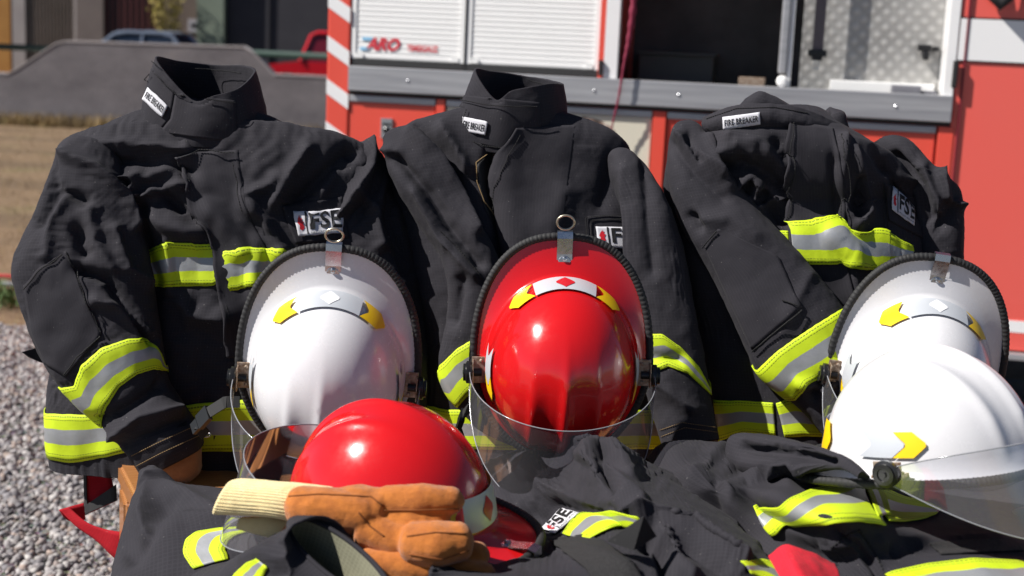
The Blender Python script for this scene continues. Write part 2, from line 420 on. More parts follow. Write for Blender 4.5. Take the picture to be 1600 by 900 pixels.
def resample(pl, n):
    pl = np.asarray(pl, float); d = np.concatenate([[0], np.cumsum(np.linalg.norm(np.diff(pl, axis=0), axis=1))])
    x = np.linspace(0, d[-1], n); return np.stack([np.interp(x, d, pl[:, k]) for k in range(pl.shape[1])], -1)
def band(s, top, bot, name, m, parent, off=.0025, full=False, n=80, k=9, sm=1):
    """strip lying on the surface between two edge lines"""
    def edge(pl):
        h = [s.hit(*p)[2] for p in resample(pl, n)]; return np.array(h)
    a, b = edge(top), edge(bot)
    if s.closed:
        for e in (a, b):
            for i in range(1, len(e)):
                while e[i, 0]-e[i-1, 0] > .5: e[i, 0] -= 1
                while e[i, 0]-e[i-1, 0] < -.5: e[i, 0] += 1
        if full:
            def ext(e):
                o = np.argsort(e[:, 0]); e = e[o]; U = np.linspace(.5-.5, .5+.5, 200)
                v = np.interp(U, e[:, 0], e[:, 1], period=1.0); return np.stack([U, v], -1)
            a, b = ext(a), ext(b)
    w = np.linspace(0, 1, k)[:, None, None]
    UV = a[None]*(1-w)+b[None]*w
    Pp, Nn = s.at(UV[..., 0], UV[..., 1]); G = Pp+Nn*off
    for _ in range(sm):                # sewn tape is stiffer than the cloth under it
        H = G.copy(); H[:, 1:-1] = (G[:, :-2]+2*G[:, 1:-1]+G[:, 2:])/4; G = H
        if sm > 2: H = G.copy(); H[1:-1] = (G[:-2]+2*G[1:-1]+G[2:])/4; G = H
    return sheet_out(G, name, m, parent, w)
def sheet_out(G, name, m, parent, w=None, thick=.0015):
    k, n = G.shape[:2]; du = np.linalg.norm(np.diff(G[k//2], axis=0), axis=1); X = np.concatenate([[0], np.cumsum(du)])
    uv = np.stack(np.broadcast_arrays(X[None], np.linspace(1, 0, k)[:, None]), -1).reshape(-1, 2)
    i = np.arange(k-1)[:, None]; j = np.arange(n-1)[None]
    Fq = np.stack([i*n+j, (i+1)*n+j, (i+1)*n+j+1, i*n+j+1], -1).reshape(-1, 4)
    nrm = np.cross(G[0, 1]-G[0, 0], G[1, 0]-G[0, 0])
    c = G[k//2, n//2]; e = np.cross(G[k//2, n//2+1]-c, G[k//2+1 if k > 2 else 1, n//2]-c)
    if e@(CAM-c) > 0: Fq = Fq[:, ::-1]
    o = mk(name, G.reshape(-1, 3), Fq.tolist(), m, parent, uv)
    if thick: md = o.modifiers.new('s', 'SOLIDIFY'); md.thickness = thick; md.offset = -1
    return o
def region(s, left, right, name, m, parent, off=.004, nr=40, nc=24, thick=.003, edge_lift=0.0, taper=0.0):
    """panel between a left and a right edge line, laid over the surface"""
    a = resample(left, nr); b = resample(right, nr); G = np.zeros((nr, nc, 3))
    for i in range(nr):
        for j in range(nc):
            f = j/(nc-1); p = a[i]*(1-f)+b[i]*f; l, n, _ = s.hit(*p); G[i, j] = l+n*(off*(1-taper*f)+edge_lift*(1-f)**4)
    for _ in range(2):
        G[1:-1, 1:-1] = (G[1:-1, 1:-1]*2+G[:-2, 1:-1]+G[2:, 1:-1]+G[1:-1, :-2]+G[1:-1, 2:])/6
    o = sheet_out(G, name, m, parent, thick=thick)
    return o
def stitch(s, pls, name, m, parent, off=.001, rad=.0006, dash=.0055, gap=.45, solid=False):
    o = None
    for pl in pls:
        mb = MB()
        pts = resample(pl, max(int(np.linalg.norm(np.diff(np.asarray(pl, float), axis=0), axis=1).sum()/2.2), 4))
        W = []
        for p in pts: l, n, _ = s.hit(*p); W.append(l+n*off)
        W = np.array(W); L = np.linalg.norm(np.diff(W, axis=0), axis=1)
        if solid:
            segs = np.split(W, np.where(L > .02)[0]+1)
            for q in segs:
                if len(q) > 2: mb.tube(q, rad, 5)
        else:
            cum = np.concatenate([[0], np.cumsum(np.minimum(L, .02))]); x = 0
            while x < cum[-1]:
                seg = [np.array([np.interp(q, cum, W[:, k]) for k in range(3)]) for q in (x, x+dash*gap)]
                if np.linalg.norm(seg[1]-seg[0]) < .01: mb.tube(seg, rad, 4)
                x += dash
        if mb.n: o = mb.build(name, m, parent)
    return o
def text_mesh(txt, bold=0.0, shear=0.0, space=1.0):
    cu = bpy.data.curves.new('t', 'FONT'); cu.body = txt; cu.offset = bold; cu.shear = shear; cu.space_character = space; cu.resolution_u = 3; cu.fill_mode = 'FRONT'
    o = bpy.data.objects.new('t', cu); COL.objects.link(o)
    bpy.context.view_layer.update()
    me = o.to_mesh(); V = np.array([v.co[:] for v in me.vertices]); Fc = [list(p.vertices) for p in me.polygons]
    o.to_mesh_clear(); bpy.data.objects.remove(o); bpy.data.curves.remove(cu)
    V[:, :2] -= V[:, :2].min(0); V[:, :2] /= V[:, :2].max(0)
    return V, Fc
def quadpt(q, s_, t_):                    # q: TL TR BR BL pixels, s right, t down
    q = np.asarray(q, float); return (q[0]*(1-s_)+q[1]*s_)*(1-t_)+(q[3]*(1-s_)+q[2]*s_)*t_
def decal(s, q, V, Fc, name, m, parent, off, box=(0, 0, 1, 1)):
    """flat 0..1 shape (y up) mapped into the pixel quad and dropped on the surface"""
    W = []
    base = {}
    for v in V:
        a = box[0]+v[0]*(box[2]-box[0]); b = 1-(box[1]+v[1]*(box[3]-box[1]))
        l, n, _ = s.hit(*quadpt(q, a, b)); W.append(l+n*off)
    o = mk(name, W, Fc, m, parent, smooth=False); return o
def quad_grid(n, k=5):
    xs = np.linspace(0, 1, n); ys = np.linspace(0, 1, k); V = [[x, y, 0] for y in ys for x in xs]
    return V, [[j*n+i, j*n+i+1, (j+1)*n+i+1, (j+1)*n+i] for j in range(k-1) for i in range(n-1)]
def name_label(s, q, parent, off=.006, rounded=False):
    o = region(s, [q[0], q[3]], [q[1], q[2]], 'name_label', M_patch, parent, off, 8, 16, .0015)
    V, Fc = text_mesh('FIRE BREAKER', .012); decal(s, q, V, Fc, 'lettering', M_blk, o_parent(o, parent), off+.0006, (.05, .27, .95, .75))
    return o
def o_parent(o, parent):
    o['_o'] = list(parent['_o']); return o
def fse_patch(s, q, parent, off=.005):
    o = region(s, [q[0], q[3]], [q[1], q[2]], 'chest_patch', M_patch, parent, off, 10, 20, .0015); o_parent(o, parent)
    V, Fc = quad_grid(3, 8); decal(s, q, V, Fc, 'divider_bar', M_blk, o, off+.0006, (.225, .04, .262, .98))
    # red mark: small flame shape
    fl = [(.1, .1), (.5, 0), (.9, .15), (.75, .4), (1, .6), (.7, .62), (.85, .85), (.55, .78), (.6, 1), (.2, .75), (0, .5), (.2, .35)]
    decal(s, q, [[a, b, 0] for a, b in fl], [list(range(len(fl)))], 'red_mark', M_redp, o, off+.0007, (.05, .25, .19, .85))
    V, Fc = text_mesh('FSE', .03, 0, 1.05); decal(s, q, V, Fc, 'lettering', M_blk, o, off+.0007, (.31, .24, .97, .95))
    V, Fc = text_mesh('FIRE SAFETY EQUIPMENT', .0); decal(s, q, V, Fc, 'small_lettering', M_blk, o, off+.0007, (.31, .06, .97, .15))
    return o
def velpatch(s, q, parent): return region(s, [q[0], q[3]], [q[1], q[2]], 'patch_backing', M_fab, parent, .003, 14, 20, .002)

def cuff_inner(s, name, m, parent, depth=.05, sh=.9):
    c = s.G[-1].mean(0); ax = s.G[-1].mean(0)-s.G[-6].mean(0); ax /= np.linalg.norm(ax)
    rings = [s.G[-1], c+(s.G[-1]-c)*.97+ax*.002, c+(s.G[-1]-c)*sh, c+(s.G[-1]-c)*sh*.95-ax*depth, c+(s.G[-1]-c)*.2-ax*depth]
    S2 = Surf(np.array(rings), True); return S2.build(name, m, parent)

RELJ = dict(su=.055, sv=.06, iters=80, ka=.008, kb=.16, amp=.012, nscale=9)
RELS = dict(su=.035, sv=.06, iters=80, ka=.010, kb=.22, amp=.008, nscale=9)

# ================================================================== JACKETS
GJ = 'firefighter jackets propped up in a row'
# ---- jacket 1
j1 = thing('firefighter_jacket', 'charcoal jacket at left with white label slanting down on its standing collar', 'jacket', P(330, 725, 2.45), GJ)
t1 = tube_surf([[225, 196, 408, 200, 2.50, .05], [160, 205, 462, 205, 2.49, .06], [112, 222, 520, 222, 2.48, .07], [90, 245, 585, 232, 2.47, .08], [95, 300, 615, 300, 2.46, .09],
                [110, 400, 655, 400, 2.45, .10], [95, 500, 670, 500, 2.44, .10], [74, 600, 672, 600, 2.43, .10], [72, 660, 672, 660, 2.43, .10], [76, 722, 672, 722, 2.43, .10]], 170, 110,
    [([(130, 243), (210, 250), (300, 266)], 7, -.012), ([(110, 228), (200, 226), (290, 234)], 7, .010), ([(150, 238), (230, 252), (280, 268)], 5, .006),
     ([(165, 283), (215, 275), (205, 305), (196, 318)], 7, .016), ([(196, 318), (240, 300), (285, 290)], 6, .014), ([(230, 275), (265, 262)], 8, .006),
     ([(225, 340), (262, 352), (300, 362)], 17, .016, 2), ([(250, 298), (300, 345)], 9, -.014), ([(215, 330), (225, 400), (240, 440)], 14, -.015),
     ([(480, 235), (452, 275), (432, 318)], 9, .014), ([(545, 240), (500, 280), (455, 318)], 12, -.014), ([(385, 305), (420, 292), (432, 275)], 7, .010),
     ([(393, 320), (415, 350), (440, 392)], 11, .014), ([(400, 345), (432, 380)], 7, -.006), ([(330, 330), (360, 360), (375, 392)], 12, .010), ([(520, 270), (500, 300)], 10, .008),
     ([(225, 470), (220, 600)], 25, -.012, 2), ([(290, 475), (300, 490), (350, 500)], 14, .012), ([(260, 380), (262, 450)], 8, .006), ([(400, 380), (402, 460)], 8, .006)],
    dict(RELJ), 1.0)
t1.build('body', M_fab, j1, caps=(True, False)); cuff_inner(t1, 'body_lining', M_in, j1, .1, .97)
band(t1, [(218, 398), (262, 377), (300, 379), (337, 383)], [(233, 449), (280, 449), (345, 445)], 'reflective_stripe', M_tape, j1, .003)
band(t1, [(338, 394), (385, 387), (428, 388), (470, 398)], [(347, 458), (385, 450), (430, 440), (470, 445)], 'reflective_stripe', M_tape, j1, .0075)
band(t1, [(72, 646), (130, 648), (200, 640), (380, 624), (500, 630), (640, 640)], [(73, 716), (110, 723), (160, 715), (208, 704), (380, 705), (500, 712), (640, 718)], 'reflective_stripe', M_tape, j1, .003, full=True)
fl = region(t1, [(276, 240), (284, 280), (297, 320), (320, 358), (334, 392), (338, 430), (348, 500), (356, 560)], [(372, 234), (378, 280), (384, 320), (400, 358), (420, 392), (430, 430), (440, 500), (450, 560)], 'storm_flap', M_fab, j1, .006, 60, 24, .004, .006, .9)
stitch(t1, [[(283, 244), (291, 282), (304, 322), (326, 360), (340, 392)], [(285, 240), (320, 234), (368, 240)], [(365, 255), (376, 300), (384, 330)], [(352, 460), (360, 560)]], 'seam', M_stitch, j1, .0085, .0011, .005, .7)
velpatch(t1, [(440, 322), (534, 308), (545, 372), (462, 382)], j1); fse_patch(t1, [(459, 333), (533, 326), (537, 364), (466, 370)], j1, .0065)

s1 = tube_surf([[120, 218, 150, 225, 2.44, .02], [92, 232, 185, 240, 2.43, .05], [80, 270, 205, 285, 2.41, .06], [52, 340, 226, 350, 2.38, .065], [19, 415, 240, 420, 2.35, .07], [33, 485, 248, 485, 2.33, .07],
                [66, 565, 257, 545, 2.31, .065], [112, 625, 264, 590, 2.30, .06], [160, 668, 290, 632, 2.29, .058], [200, 712, 312, 665, 2.28, .055], [216, 737, 320, 690, 2.28, .052]], 96, 110,
    [([(98, 240), (150, 262), (196, 305), (212, 350)], 9, .010), ([(60, 345), (85, 300), (105, 298), (130, 312)], 8, -.012), ([(78, 250), (86, 290)], 6, -.006),
     ([(122, 360), (130, 392)], 9, -.013), ([(120, 420), (165, 435), (200, 480), (238, 532)], 7, -.016), ([(150, 470), (185, 478), (225, 520)], 8, .010), ([(180, 360), (200, 420), (232, 440)], 10, .008),
     ([(110, 300), (80, 350), (72, 400)], 9, .006), ([(140, 330), (150, 380), (175, 420)], 9, .006),
     ([(165, 690), (220, 650), (280, 640)], 9, .010), ([(150, 660), (200, 635), (250, 600)], 8, -.010), ([(190, 700), (240, 672), (290, 655)], 7, -.007)],
    dict(RELS, nscale=14), 4.0)
s1.build('sleeve', M_fab, j1, caps=(True, False)); cuff_inner(s1, 'cuff_lining', M_in, j1)
band(s1, [(116, 603), (128, 570), (160, 543), (200, 530), (228, 527), (248, 545), (257, 572)], [(158, 672), (164, 640), (186, 606), (215, 584), (240, 577), (261, 580)], 'reflective_stripe', M_tape, j1, .003, full=True)
region(s1, [(101, 394), (60, 420), (38, 448), (50, 520), (72, 568)], [(103, 393), (118, 430), (135, 470), (160, 522), (103, 588)], 'elbow_patch', M_fab, j1, .003, 34, 24, .003)
stitch(s1, [[(98, 398), (62, 424), (41, 452)], [(105, 396), (120, 430), (137, 470), (159, 520)], [(158, 526), (125, 555), (102, 585)]], 'seam', M_stitch, j1, .006, .0012, .005, .8)
stitch(s1, [[(206, 712), (250, 690), (300, 668)], [(213, 728), (255, 706), (312, 680)]], 'seam', M_stitch_tan, j1, .0012, .0007, .004, .7)
# brown wristlet and dark snap inside the cuff
w1 = tube_surf([[222, 728, 312, 690, 2.285, .042], [236, 752, 314, 712, 2.285, .040], [262, 756, 316, 730, 2.29, .03]], 40, 14, seed=2)
w1.build('wristlet', suede('tan_leather', (.32, .17, .08), (.22, .11, .05)), j1, caps=(True, True))
s1r = tube_surf([[520, 232, 560, 228, 2.49, .02], [495, 250, 600, 240, 2.48, .05], [490, 300, 622, 295, 2.47, .075], [500, 360, 648, 360, 2.46, .085], [515, 440, 664, 440, 2.45, .09], [540, 540, 672, 540, 2.43, .085], [565, 640, 670, 640, 2.38, .055], [570, 700, 660, 700, 2.37, .05]], 80, 90,
    [([(578, 220), (582, 260), (560, 300), (535, 335)], 8, .014), ([(600, 250), (590, 290), (555, 340)], 8, -.010), ([(545, 240), (565, 248)], 6, -.012), ([(560, 300), (590, 330), (600, 380)], 10, .010), ([(620, 300), (610, 340), (640, 420)], 10, -.010)], dict(RELS), 5.5)
s1r.build('sleeve', M_fab, j1, caps=(True, False)); cuff_inner(s1r, 'cuff_lining', M_in, j1)
# side tab poking out at the left
tb = MB(); a, b, c = P(36, 549, 2.42), P(72, 538, 2.42), P(78, 571, 2.42)
pts = [P(34, 550, 2.41), P(50, 546, 2.42), P(80, 534, 2.44), P(90, 572, 2.44), P(62, 566, 2.42), P(44, 558, 2.41)]
tb.add(pts+[p+np.array([.004, .012, 0]) for p in pts], [[5, 4, 3, 2, 1, 0], [6, 7, 8, 9, 10, 11]]+[[i, (i+1) % 6, (i+1) % 6+6, i+6] for i in range(6)]); tb.build('side_tab', M_fab, j1)

def collar(j, bottom, top, tab=None, seed=0., Ym=2.45, lab=None, thick=.004, nm='collar'):
    """bottom/top: lists of (px,py,Y) going round the neck, closed"""
    B = np.array([P(*p) for p in bottom]); T = np.array([P(*p) for p in top]); n = len(B)
    Bp = np.concatenate([B[-2:], B, B[:3]]); Tp = np.concatenate([T[-2:], T, T[:3]])
    us = 2+np.arange(120)/120*n; b = catmull(Bp, us); t_ = catmull(Tp, us)
    w = np.linspace(0, 1, 34)[:, None, None]; G = t_[None]*(1-w)+b[None]*w
    c = b.mean(0); G = G+(G-c)*np.array([1, 1, 0])*(.05*np.sin(w*math.pi))
    G = relax(G, True, .012, .015, 40, .03, .25, .003, 16, seed)
    s = finish(G, True, [], None, seed, 2, .0009); s.N = s.N
    s.build(nm, M_fab, j, thick); return s
# order: front-left V, left, back-left, back, back-right, right, front-right, front
c1 = collar(j1, [(285, 226, 2.40), (222, 205, 2.45), (255, 196, 2.56), (320, 192, 2.60), (385, 196, 2.56), (417, 208, 2.50), (392, 224, 2.43), (340, 230, 2.40)],
            [(300, 156, 2.41), (246, 93, 2.45), (280, 96, 2.56), (330, 102, 2.60), (378, 103, 2.56), (396, 112, 2.50), (372, 138, 2.43), (335, 150, 2.41)], seed=1.)
region(c1, [(244, 112), (228, 130), (219, 160), (214, 188)], [(243, 112), (275, 145), (268, 186), (250, 206)], 'collar_tab', M_fab, j1, .006, 26, 14, .004)
region(c1, [(276, 148), (270, 186), (252, 207)], [(366, 158), (368, 190), (368, 222)], 'collar_tab', M_fab, j1, .007, 22, 22, .004)
name_label(c1, [(239, 139), (267, 167), (259, 184), (231, 156)], j1, .0115)
stitch(c1, [[(246, 99), (272, 122), (305, 148)], [(242, 118), (230, 134), (222, 162), (218, 186)], [(248, 117), (278, 150), (364, 162)], [(300, 104), (340, 108), (385, 112)]], 'seam', M_stitch, j1, .0112, .0009, .004, .7)

# ---- jacket 2
j2 = thing('firefighter_jacket', 'charcoal jacket in the middle with its collar standing and front zip part open', 'jacket', P(850, 715, 2.45), GJ)
t2 = tube_surf([[712, 205, 872, 195, 2.52, .05], [670, 205, 915, 207, 2.51, .06], [630, 212, 950, 214, 2.50, .065], [605, 225, 985, 228, 2.49, .07], [610, 290, 1005, 290, 2.48, .08], [625, 400, 1040, 400, 2.46, .09],
                [650, 500, 1055, 500, 2.45, .10], [655, 600, 1060, 600, 2.44, .10], [655, 712, 1050, 712, 2.44, .10]], 160, 110,
    [([(770, 240), (768, 280), (776, 330), (785, 400)], 9, -.018), ([(690, 200), (715, 235), (730, 262)], 9, .012), ([(650, 200), (690, 240), (712, 290)], 10, -.008), ([(640, 215), (670, 250)], 8, .008),
     ([(880, 300), (860, 370)], 18, .006), ([(960, 260), (940, 320)], 15, -.006)], dict(RELJ, su=.022, sv=.022), 11.)
t2.build('body', M_fab, j2, caps=(True, False)); cuff_inner(t2, 'body_lining', M_in, j2, .1, .97)
region(t2, [(806, 205), (786, 240), (776, 290), (774, 340), (778, 400)], [(900, 195), (895, 240), (888, 290), (884, 340), (884, 400)], 'storm_flap', M_fab, j2, .012, 44, 30, .003, .008, 1.0)
region(t2, [(765, 240), (745, 258), (748, 290), (756, 322), (770, 350)], [(800, 232), (786, 256), (779, 290), (777, 322), (777, 350)], 'zip_opening', M_blk, j2, .0015, 30, 12, .001)
stitch(t2, [[(758, 242), (742, 256), (745, 285), (755, 315), (770, 338)]], 'zip_edge', M_stitch_tan, j2, .004, .0011, solid=True)
stitch(t2, [[(812, 215), (796, 245), (784, 292), (781, 345), (784, 390)]], 'seam', M_stitch, j2, .017, .0009, .005, .7)
velpatch(t2, [(918, 338), (1010, 336), (1012, 402), (920, 402)], j2); fse_patch(t2, [(930, 355), (1004, 357), (1008, 392), (934, 386)], j2, .0065)
stitch(t2, [[(918, 402), (914, 340), (1000, 336)], [(925, 402), (922, 345), (1000, 342)]], 'seam', M_stitch, j2, .0045, .0009, .004, .8)
band(t2, [(655, 630), (700, 640), (800, 640), (950, 640), (1050, 640)], [(655, 700), (700, 702), (800, 702), (950, 702), (1050, 700)], 'reflective_stripe', M_tape, j2, .003, full=True)
s2 = tube_surf([[602, 222, 630, 208, 2.47, .02], [598, 232, 668, 210, 2.46, .045], [606, 275, 705, 268, 2.43, .055], [645, 345, 745, 335, 2.41, .06], [688, 412, 785, 410, 2.38, .06], [696, 485, 800, 500, 2.36, .06], [682, 560, 810, 555, 2.35, .06], [690, 605, 812, 620, 2.34, .055], [722, 645, 812, 690, 2.34, .05]], 84, 100,
    [([(640, 205), (680, 240), (715, 300), (745, 360)], 8, .010), ([(615, 245), (670, 300), (700, 350), (750, 410)], 8, -.012), ([(650, 300), (690, 370), (740, 430)], 9, .009), ([(600, 235), (620, 240)], 8, .008), ([(720, 440), (705, 500)], 10, -.008)], dict(RELS, su=.02, sv=.035), 12.)
s2.build('sleeve', M_fab, j2, caps=(True, False)); cuff_inner(s2, 'cuff_lining', M_in, j2)
band(s2, [(674, 592), (690, 570), (715, 545), (745, 526), (790, 515)], [(716, 636), (728, 622), (745, 605), (770, 590), (810, 580)], 'reflective_stripe', M_tape, j2, .003, full=True)
stitch(s2, [[(688, 362), (712, 385), (745, 425), (765, 455)]], 'seam', M_stitch, j2, .0012, .001, .005, .7)
s2r = tube_surf([[962, 232, 975, 234, 2.47, .015], [945, 246, 995, 250, 2.46, .04], [948, 272, 1018, 280, 2.44, .05], [972, 330, 1052, 335, 2.40, .055], [975, 400, 1074, 400, 2.38, .06], [985, 480, 1088, 480, 2.36, .06], [995, 560, 1104, 560, 2.34, .058], [1008, 620, 1114, 625, 2.33, .055], [1030, 694, 1126, 684, 2.31, .05]], 84, 100,
    [([(975, 270), (982, 340), (985, 420)], 12, .008), ([(1010, 260), (1010, 340), (1020, 420)], 10, -.006), ([(1030, 600), (1080, 640)], 9, .006), ([(1010, 560), (1060, 560)], 9, -.006)], dict(RELS, su=.02, sv=.03), 13.)
s2r.build('sleeve', M_fab, j2, caps=(True, False)); cuff_inner(s2r, 'cuff_lining', M_in, j2)
band(s2r, [(995, 522), (1035, 522), (1065, 543), (1092, 575), (1108, 608)], [(1000, 600), (1020, 583), (1045, 573), (1075, 584), (1110, 618)], 'reflective_stripe', M_tape, j2, .003, full=True)
stitch(s2r, [[(1032, 672), (1065, 660), (1120, 668)], [(1034, 682), (1070, 668), (1124, 676)]], 'seam', M_stitch_tan, j2, .0012, .0006, .004, .7)
w2 = tube_surf([[1036, 686, 1120, 678, 2.31, .04], [1042, 704, 1122, 698, 2.31, .038], [1050, 716, 1118, 712, 2.31, .02]], 40, 12, seed=3)
w2.build('wristlet', MATS['tan_leather'], j2, caps=(True, True))
c2 = collar(j2, [(772, 238, 2.42), (712, 222, 2.47), (740, 205, 2.56), (795, 198, 2.60), (850, 198, 2.57), (882, 205, 2.52), (858, 224, 2.45), (815, 236, 2.42)],
            [(775, 156, 2.42), (744, 111, 2.46), (768, 112, 2.55), (810, 118, 2.59), (850, 124, 2.57), (877, 132, 2.51), (852, 132, 2.44), (800, 142, 2.42)], seed=7.)
region(c2, [(730, 150), (716, 185), (708, 215)], [(842, 160), (842, 205), (815, 238)], 'collar_tab', M_fab, j2, .006, 26, 30, .004)
name_label(c2, [(730, 183), (766, 190), (762, 211), (727, 204)], j2, .0105)
stitch(c2, [[(728, 158), (780, 167), (836, 166)], [(716, 208), (760, 226), (800, 230)], [(735, 172), (722, 212)], [(826, 122), (870, 134)]], 'seam', M_stitch, j2, .0105, .0009, .004, .7)

# ---- jacket 3
j3 = thing('firefighter_jacket', 'charcoal jacket at right with flattened collar, its white label tab lying sideways', 'jacket', P(1290, 700, 2.45), GJ)
t3 = tube_surf([[1170, 184, 1300, 185, 2.49, .04], [1120, 197, 1335, 215, 2.47, .06], [1075, 214, 1372, 232, 2.46, .08], [1046, 238, 1416, 257, 2.455, .09], [1034, 300, 1440, 310, 2.47, .09], [1052, 400, 1450, 400, 2.45, .10],
                [1080, 500, 1460, 500, 2.44, .10], [1100, 600, 1460, 600, 2.43, .10], [1112, 700, 1460, 700, 2.42, .10]], 160, 110,
    [([(1140, 215), (1180, 222), (1215, 240)], 9, .014), ([(1110, 245), (1150, 232), (1175, 238)], 8, .014), ([(1125, 262), (1160, 255), (1200, 275), (1225, 300)], 7, -.014), ([(1150, 290), (1175, 275), (1188, 285), (1178, 305), (1160, 312)], 6, .015),
     ([(1170, 290), (1168, 302)], 5, -.012), ([(1195, 240), (1230, 262)], 8, .008), ([(1180, 330), (1225, 300)], 7, .012), ([(1195, 310), (1225, 345)], 8, -.012), ([(1215, 225), (1228, 245)], 8, -.012),
     ([(1335, 235), (1350, 290), (1358, 330), (1345, 348)], 8, .012), ([(1350, 285), (1345, 330)], 8, -.014), ([(1320, 215), (1312, 280), (1320, 330), (1340, 350)], 8, .010), ([(1305, 250), (1308, 340)], 6, -.010),
     ([(1300, 370), (1330, 400), (1340, 460)], 14, .010), ([(1390, 260), (1420, 300), (1440, 330)], 12, -.008), ([(1370, 238), (1400, 290)], 8, -.008), ([(1385, 275), (1430, 285)], 10, .008)], dict(RELJ, su=.03, sv=.03), 21.)
t3.build('body', M_fab, j3, caps=(True, False)); cuff_inner(t3, 'body_lining', M_in, j3, .1, .97)
region(t3, [(1232, 195), (1228, 240), (1228, 300), (1232, 350), (1236, 420), (1250, 480)], [(1300, 200), (1312, 240), (1320, 300), (1322, 350), (1326, 420), (1340, 480)], 'storm_flap', M_fab, j3, .008, 50, 26, .004, .004, .6)
stitch(t3, [[(1238, 200), (1235, 250), (1235, 350), (1240, 400)], [(1320, 215), (1322, 300), (1320, 340)]], 'seam', M_stitch, j3, .0125, .001, .005, .7)
band(t3, [(1200, 361), (1215, 361), (1231, 362)], [(1218, 402), (1226, 408), (1236, 411)], 'reflective_stripe', M_tape, j3, .003, n=14)
band(t3, [(1232, 350), (1265, 347), (1300, 341), (1328, 352), (1385, 362)], [(1240, 411), (1280, 413), (1318, 410), (1345, 424), (1385, 418)], 'reflective_stripe', M_tape, j3, .0145)
band(t3, [(1388, 362), (1405, 374), (1425, 384)], [(1388, 418), (1405, 414), (1425, 412)], 'reflective_stripe', M_tape, j3, .003, n=20)
band(t3, [(1116, 625), (1160, 626), (1208, 629)], [(1124, 690), (1160, 676), (1212, 680)], 'reflective_stripe', M_tape, j3, .003, n=30)
band(t3, [(1213, 630), (1235, 621), (1260, 627), (1300, 632), (1400, 636)], [(1226, 683), (1255, 681), (1290, 682), (1320, 686), (1400, 690)], 'reflective_stripe', M_tape, j3, .003, n=40)
velpatch(t3, [(1380, 285), (1434, 312), (1440, 372), (1388, 345)], j3); fse_patch(t3, [(1391, 294), (1424, 322), (1424, 354), (1391, 328)], j3, .0065)
stitch(t3, [[(1383, 290), (1385, 360)], [(1378, 285), (1380, 362)]], 'seam', M_stitch, j3, .005, .001, .005, .8)
s3 = tube_surf([[1056, 210, 1075, 207, 2.46, .015], [1043, 216, 1105, 213, 2.45, .04], [1040, 275, 1140, 268, 2.42, .055], [1062, 355, 1196, 335, 2.39, .06], [1112, 440, 1256, 400, 2.36, .065], [1150, 520, 1310, 465, 2.33, .065], [1184, 588, 1345, 520, 2.31, .06], [1245, 640, 1365, 590, 2.30, .055], [1290, 690, 1385, 650, 2.29, .05]], 96, 110,
    [([(1060, 212), (1100, 250), (1140, 290)], 8, .010), ([(1048, 225), (1085, 270), (1130, 310)], 8, -.005), ([(1105, 215), (1115, 245), (1130, 270)], 7, .010), ([(1075, 215), (1095, 245)], 5, -.010),
     ([(1100, 345), (1140, 340), (1180, 370)], 14, .006), ([(1080, 340), (1090, 355)], 8, -.010), ([(1250, 600), (1290, 610), (1300, 600)], 8, .008), ([(1270, 620), (1300, 590)], 7, -.010), ([(1265, 430), (1230, 500)], 10, .004)], dict(RELS, su=.018, sv=.025), 22.)
s3.build('sleeve', M_fab, j3, caps=(True, False)); cuff_inner(s3, 'cuff_lining', M_in, j3)
band(s3, [(1185, 577), (1210, 552), (1240, 530), (1275, 507), (1306, 488), (1330, 475)], [(1244, 624), (1262, 602), (1285, 588), (1310, 575), (1340, 558)], 'reflective_stripe', M_tape, j3, .003, full=True)
region(s3, [(1122, 358), (1102, 384), (1140, 470), (1176, 546)], [(1124, 357), (1215, 400), (1240, 455), (1252, 480)], 'elbow_patch', M_fab, j3, .003, 34, 24, .003)
stitch(s3, [[(1120, 360), (1101, 386)], [(1250, 484), (1215, 515), (1178, 548)], [(1222, 470), (1245, 478)]], 'seam', M_stitch, j3, .006, .0013, .005, .85)
s3r = tube_surf([[1360, 232, 1390, 238, 2.50, .02], [1372, 240, 1440, 252, 2.49, .05], [1395, 275, 1482, 285, 2.48, .06], [1410, 315, 1503, 310, 2.47, .065], [1415, 390, 1505, 385, 2.46, .065], [1412, 470, 1500, 470, 2.45, .06], [1405, 600, 1480, 600, 2.44, .05]], 84, 90,
    [([(1400, 245), (1440, 290), (1450, 340)], 8, -.010), ([(1470, 270), (1480, 310), (1500, 320)], 8, .012), ([(1440, 262), (1470, 330)], 8, .010), ([(1480, 320), (1470, 350), (1500, 310)], 8, -.008)], dict(RELS), 23.)
s3r.build('sleeve', M_fab, j3, caps=(True, False)); cuff_inner(s3r, 'cuff_lining', M_in, j3)
